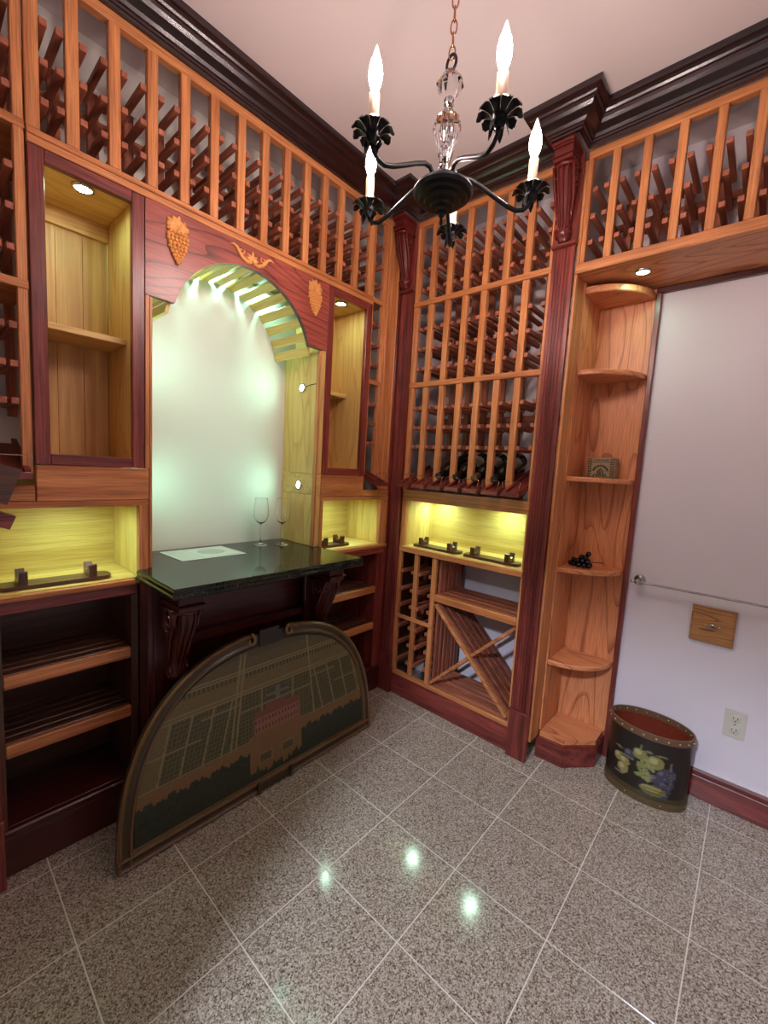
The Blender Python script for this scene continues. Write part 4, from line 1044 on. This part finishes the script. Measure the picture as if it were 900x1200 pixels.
# ------------------------------------------------------------------ glasses and card on the counter
def wine_glass(x, y, label):
    t = thing('wine_glass', label, 'wine glass', (x, y, 0.919))
    z = 0.9195
    foot = [(0, 0), (.034, 0), (.0345, .001), (.030, .003), (.012, .006), (.005, .012), (.0036, .025), (.0034, .095), (.0045, .104), (0, .104)]
    place('stem', lathe([(r, q) for r, q in foot], 28, 'glass_stem', GLASS), t, (x, y, z))
    out = [(.004, .1045), (.014, .108), (.026, .120), (.0335, .138), (.0355, .155), (.0345, .180), (.0315, .205), (.0288, .2255), (.0285, .2275), (.0283, .2282)]
    inn = [(.0281, .2282), (.0279, .2275), (.0281, .2255), (.0309, .205), (.0337, .180), (.0346, .155), (.0326, .1385), (.0252, .1215), (.0135, .1105), (0, .108)]
    place('bowl', lathe([(0, .1045)] + out + inn, 32, 'glass_bowl', GLASS), t, (x, y, z))
wine_glass(-0.170, -0.748, 'clear wine glass standing on the counter in front of the white niche wall')
wine_glass(-0.130, -0.655, 'clear wine glass standing nearest the wooden side of the niche')
t_ = []
NI, NJ = 60, 44
V, F, C = [], [], []
for j in range(NJ + 1):
    for i in range(NI + 1):
        u, v = i / NI, j / NJ
        p0 = Vector((-0.235, -1.187)); 
        x = -0.245 + .205 * v + .012 * u * 0; y = -1.180 + .272 * u + .010 * v
        V.append((x, y, 0.9195)); c = (.66, .70, .66)
        if .04 < u < .30: c = (.52, .57, .52) if (j // 2) % 2 and .1 < v < .9 and u < .27 else (.63, .67, .63)
        d = ((u - .64) / .20) ** 2 + ((v - .45) / .26) ** 2
        if d < 1: c = (.40, .44, .40) if d > .80 else ((.50, .53, .48) if (i + j) % 4 else (.38, .41, .37))
        if .30 < u < .98 and (abs(v - .08) < .014 or abs(v - .92) < .014): c = (.45, .5, .46)
        if (abs(u - .33) < .008 or abs(u - .97) < .008) and .08 < v < .92: c = (.45, .5, .46)
        C.append((*c, 1))
for j in range(NJ):
    for i in range(NI): a = j * (NI + 1) + i; F.append((a, a + NI + 1, a + NI + 2, a + 1))
me = mesh_from('card', V, F, PRINTP); at = me.color_attributes.new('print', 'FLOAT_COLOR', 'POINT'); at.data.foreach_set('color', np.array(C, dtype=np.float32).ravel())
o = place('printed_card', me, None, (0, 0, 0)); tagthing(o, 'flat pale printed card with an oval emblem lying on the counter', 'card')
md = o.modifiers.new('thick', 'SOLIDIFY'); md.thickness = 0.0008; md.offset = 0

# ------------------------------------------------------------------ wooden bottle cradles in the nooks
def cradle(label, c, run, length=0.235):
    """flat tray with rounded ends and two V-notched blocks"""
    t = thing('bottle_stand', label, 'bottle stand', c, 'wooden bottle stands in the lit nooks'); del t['group']
    cx, cy, z = c; hw, L2 = 0.037, length / 2
    pts = []
    for k in range(9): a = -PI / 2 + PI * k / 8; pts.append((L2 - .018 + .018 * math.cos(a), hw * math.sin(a)))
    for k in range(9): a = PI / 2 + PI * k / 8; pts.append((-L2 + .018 + .018 * math.cos(a), hw * math.sin(a)))
    f = (lambda u, v: (cx + u, cy + v)) if run == 'X' else (lambda u, v: (cx - v, cy + u))
    o = place('tray', prism('tray', [f(u, v) for u, v in pts], 'Z', z, z + .013, BROWN[run]), t, (0, 0, 0)); o.location = -wloc(t)
    for s in (-1, 1):
        u0 = s * (L2 - .058)
        q = [(-.034, z + .0135), (.034, z + .0135), (.034, z + .052), (.026, z + .054), (.014, z + .034), (0, z + .028), (-.014, z + .034), (-.026, z + .054), (-.034, z + .052)]
        if run == 'X': me = prism('block', [(cy + v, zz) for v, zz in q], 'X', cx + u0 - .011, cx + u0 + .011, BROWN['Z'])
        else: me = prism('block', [(cx - v, zz) for v, zz in q], 'Y', cy + u0 - .011, cy + u0 + .011, BROWN['Z'])
        o = place('notched_block', me, t, (0, 0, 0)); o.location = -wloc(t)
cradle('long brown bottle stand with two notched blocks in the far left nook', (-0.062, -1.557, 0.8945), 'Y', 0.295)
cradle('brown bottle stand in the small nook right of the stone counter', (-0.075, -0.385, 0.8945), 'Y', 0.23)
cradle('brown bottle stand on the left half of the wide nook under the tall rack', (0.295, 0.075, 0.891), 'X', 0.305)
cradle('brown bottle stand on the right half of the wide nook under the tall rack', (0.625, 0.075, 0.891), 'X', 0.305)

# ------------------------------------------------------------------ bottles in the display row
slope = math.atan(0.37)
# axis from base (inside, high) to neck (outside, low)
Mb = Matrix.Rotation(PI / 2 + slope, 4, 'X')
def bprof(rows): return rows
body = [(0, 0.004), (.030, 0), (.0365, .004), (.0372, .012), (.0372, .185), (.035, .202), (.028, .218), (.019, .232), (.0150, .242), (.0142, .252)]
neck = [(.0143, .2525), (.0148, .253), (.0150, .290), (.0162, .293), (.0162, .300), (.0140, .302), (0, .302)]
lab = [(.0375, .055), (.0377, .056), (.0377, .150), (.0375, .151)]
mb_, mn_, mn2_, ml_ = (lathe(body, 28, 'bottle_glass', BOTTLE, M=Mb), lathe(neck, 20, 'capsule', CAPS, M=Mb), lathe(neck, 20, 'capsule', CAPB, M=Mb), None)
V, F = [], []
for k in range(15):
    a = PI / 2 - 1.5 + 3.0 * k / 14
    for z in (.062, .140): V.append(Mb @ Vector((.0376 * math.cos(a), .0376 * math.sin(a), z)))
ml_ = mesh_from('label', V, [(2 * k, 2 * k + 2, 2 * k + 3, 2 * k + 1) for k in range(14)], LABEL, True)
ax = (Mb @ Vector((0, 0, 1))).normalized()
blabels = ['dark wine bottle lying in the display row, leftmost of the four bottles', 'dark wine bottle with pale label, second bottle from the left in the display row',
           'dark wine bottle with bronze cap, third bottle from the left in the display row', 'dark wine bottle lying in the display row, rightmost of the four bottles']
for k, u in enumerate(TX[2:6]):
    # neck tip rests near the lip; cradle surface height at y: zf+.030+(y+.085)*slope
    yb = -0.052 + 0.302 * math.cos(slope)
    zs = 1.226 + 0.030 + (yb + 0.066) * 0.37 + 0.0395 / math.cos(slope) - 0.006
    base = Vector((u, yb, zs))
    t = thing('wine_bottle', blabels[k], 'bottle', base, 'wine bottles in the display row')
    place('glass_body', mb_, t, base); place('capsule', mn2_ if k == 2 else mn_, t, base)
    if k in (1, 2, 3): place('paper_label', ml_, t, base, 'pale paper label')

# ------------------------------------------------------------------ chandelier
cx, cy, zc = 0.919, -0.945, 2.05
t = thing('chandelier', 'black iron five-arm chandelier with crystal column and lit candle bulbs', 'chandelier', (cx, cy, 1.95))
CH = t
place('bowl', lathe([(0, -.010), (.014, -.010), (.016, -.002), (.028, -.001), (.030, .006), (.044, .008), (.046, .016), (.058, .018), (.060, .025), (.070, .028), (.0745, .035), (.072, .042), (.060, .047), (.040, .049), (.022, .050), (0, .050)], 56, 'bowl', IRON, smooth=False), t, (cx, cy, 1.982))
place('finial', lathe([(0, -.026), (.004, -.024), (.005, -.016), (.003, -.010), (.008, -.004), (.010, .0)], 14, 'finial', IRON), t, (cx, cy, 1.967))
def rip(n, amt): return lambda k, seg, r, z: r * (1 + amt * math.cos(n * 2 * PI * k / seg))
place('column_collar', lathe([(0, 0), (.017, 0), (.018, .006), (.014, .010), (.014, .020), (.019, .024), (.019, .030), (.013, .034), (0, .034)], 24, 'collar', IRON), t, (cx, cy, 2.0325))
place('crystal_stem', lathe([(0, 0), (.012, 0), (.014, .010), (.012, .018), (.018, .045), (.027, .075), (.0315, .098), (.029, .116), (.020, .128), (.011, .134), (0, .134)], 40, 'crystal_stem', CRYST, smooth=False, ripple=rip(10, .11)), t, (cx, cy, 2.067))
place('crystal_neck', lathe([(0, 0), (.012, 0), (.013, .004), (.008, .010), (.012, .018), (0, .018)], 16, 'crystal_neck', CRYST, smooth=False), t, (cx, cy, 2.2015))
place('crystal_diamond', lathe([(0, 0), (.010, 0), (.013, .012), (.028, .034), (.0345, .044), (.030, .053), (.016, .070), (.010, .076), (0, .076)], 8, 'crystal_diamond', CRYST, smooth=False), t, (cx, cy, 2.220))
place('loop', tube([(0.0135 * math.cos(a), 0, .016 + .019 * math.sin(a)) for a in [2 * PI * k / 20 for k in range(20)]], .0036, 8, True, 'loop', IRON), t, (cx, cy, 2.2965))
ll = tube([((.0075 * math.cos(a)), 0, .0165 * math.sin(a)) for a in [2 * PI * k / 16 for k in range(16)]], .0019, 6, True, 'link', BRASS)
z = 2.335; k = 0
while z < ZC - .035:
    place('chain_link', ll, t, (cx, cy, z), 'copper brass chain link' if k == 0 else None, rot=(0, 0, .5 + (k % 2) * PI / 2)); z += .0285; k += 1
place('ceiling_cap', lathe([(0, 0), (.02, 0), (.05, .012), (.056, .024), (0, .024)], 28, 'cap', BRASS), t, (cx, cy, ZC - .0245))
def leaf_cup():
    parts = []; n = 9
    for k in range(n):
        a = 2 * PI * k / n; rows = [(.008, -.018, .0025), (.014, -.010, .0050), (.022, -.002, .0090), (.029, .002, .0120), (.0340, .003, .0136), (.0375, .002, .0120), (.0410, .000, .0144), (.0440, -.004, .0085), (.0470, -.007, .0030)]
        V, F = [], []
        d = Vector((math.cos(a), math.sin(a), 0)); nn = Vector((-d.y, d.x, 0))
        for i, (r, z, hw) in enumerate(rows):
            V += [d * r + nn * hw * .86 + Vector((0, 0, z - .0030)), d * r + Vector((0, 0, z)), d * r - nn * hw * .86 + Vector((0, 0, z - .0030))]
        for i in range(len(rows) - 1):
            b0 = i * 3
            for q in (0, 1): F.append((b0 + q, b0 + q + 1, b0 + q + 4, b0 + q + 3))
        parts.append((V, F))
    for k in range(5):   # hanging lower leaves
        a = 2 * PI * (k + .5) / 5; d = Vector((math.cos(a), math.sin(a), 0)); nn = Vector((-d.y, d.x, 0)); V, F = [], []
        for r, z, hw in ((.010, -.012, .005), (.016, -.022, .0075), (.019, -.034, .006), (.022, -.046, .001)): V += [d * r + nn * hw + Vector((0, 0, z)), d * r - nn * hw + Vector((0, 0, z))]
        for i in range(3): F.append((i * 2, i * 2 + 1, i * 2 + 3, i * 2 + 2))
        parts.append((V, F))
    # cup
    V, F = [], []; prof = [(.004, -.032), (.011, -.028), (.015, -.018), (.016, -.006), (.0135, 0.0)]; sg = 14
    for r, z in prof:
        for k in range(sg): a = 2 * PI * k / sg; V.append(Vector((r * math.cos(a), r * math.sin(a), z)))
    for i in range(len(prof) - 1):
        for k in range(sg): k2 = (k + 1) % sg; F.append((i * sg + k, i * sg + k2, (i + 1) * sg + k2, (i + 1) * sg + k))
    parts.append((V, F))
    V, F = join_vf(parts); return mesh_from('leaf_cup', V, F, IRON, True)
LC = leaf_cup(); RA = 0.226
SL = lathe([(.0115, 0), (.0115, .068), (.009, .070), (0, .070)], 18, 'candle', SLEEVE)
BU_ = lathe([(0, 0), (.006, 0), (.008, .006), (.0125, .018), (.0150, .032), (.0140, .046), (.0105, .062), (.006, .078), (.002, .090), (0, .094)], 18, 'bulb', [BULB, BTIP], idxf=lambda i: 0 if i < 6 else 1)
for k in range(5):
    a = math.radians(-26.5 + 72 * k); d = Vector((math.cos(a), math.sin(a), 0)); c0 = Vector((cx, cy, 0)); cup = c0 + d * RA + Vector((0, 0, zc))
    ctrl = [(.030, 2.020), (.036, 2.042), (.050, 2.056), (.068, 2.055), (.095, 2.042), (.130, 2.022), (.165, 2.003), (.190, 1.994), (.209, 1.997), (.221, 2.008), (.226, 2.022)]
    arm = place('arm', tube([c0 + d * r + Vector((0, 0, z)) for r, z in ctrl], .0055, 10, name='arm', mat=IRON), t, (0, 0, 0)); arm.location = -wloc(t)
    place('leaf_cup', LC, arm, cup, rot=None)
    place('candle_sleeve', SL, arm, cup + Vector((0, 0, .0005)), 'pale candle tube')
    place('bulb', BU_, arm, cup + Vector((0, 0, .0715)), 'lit flame-shaped bulb')
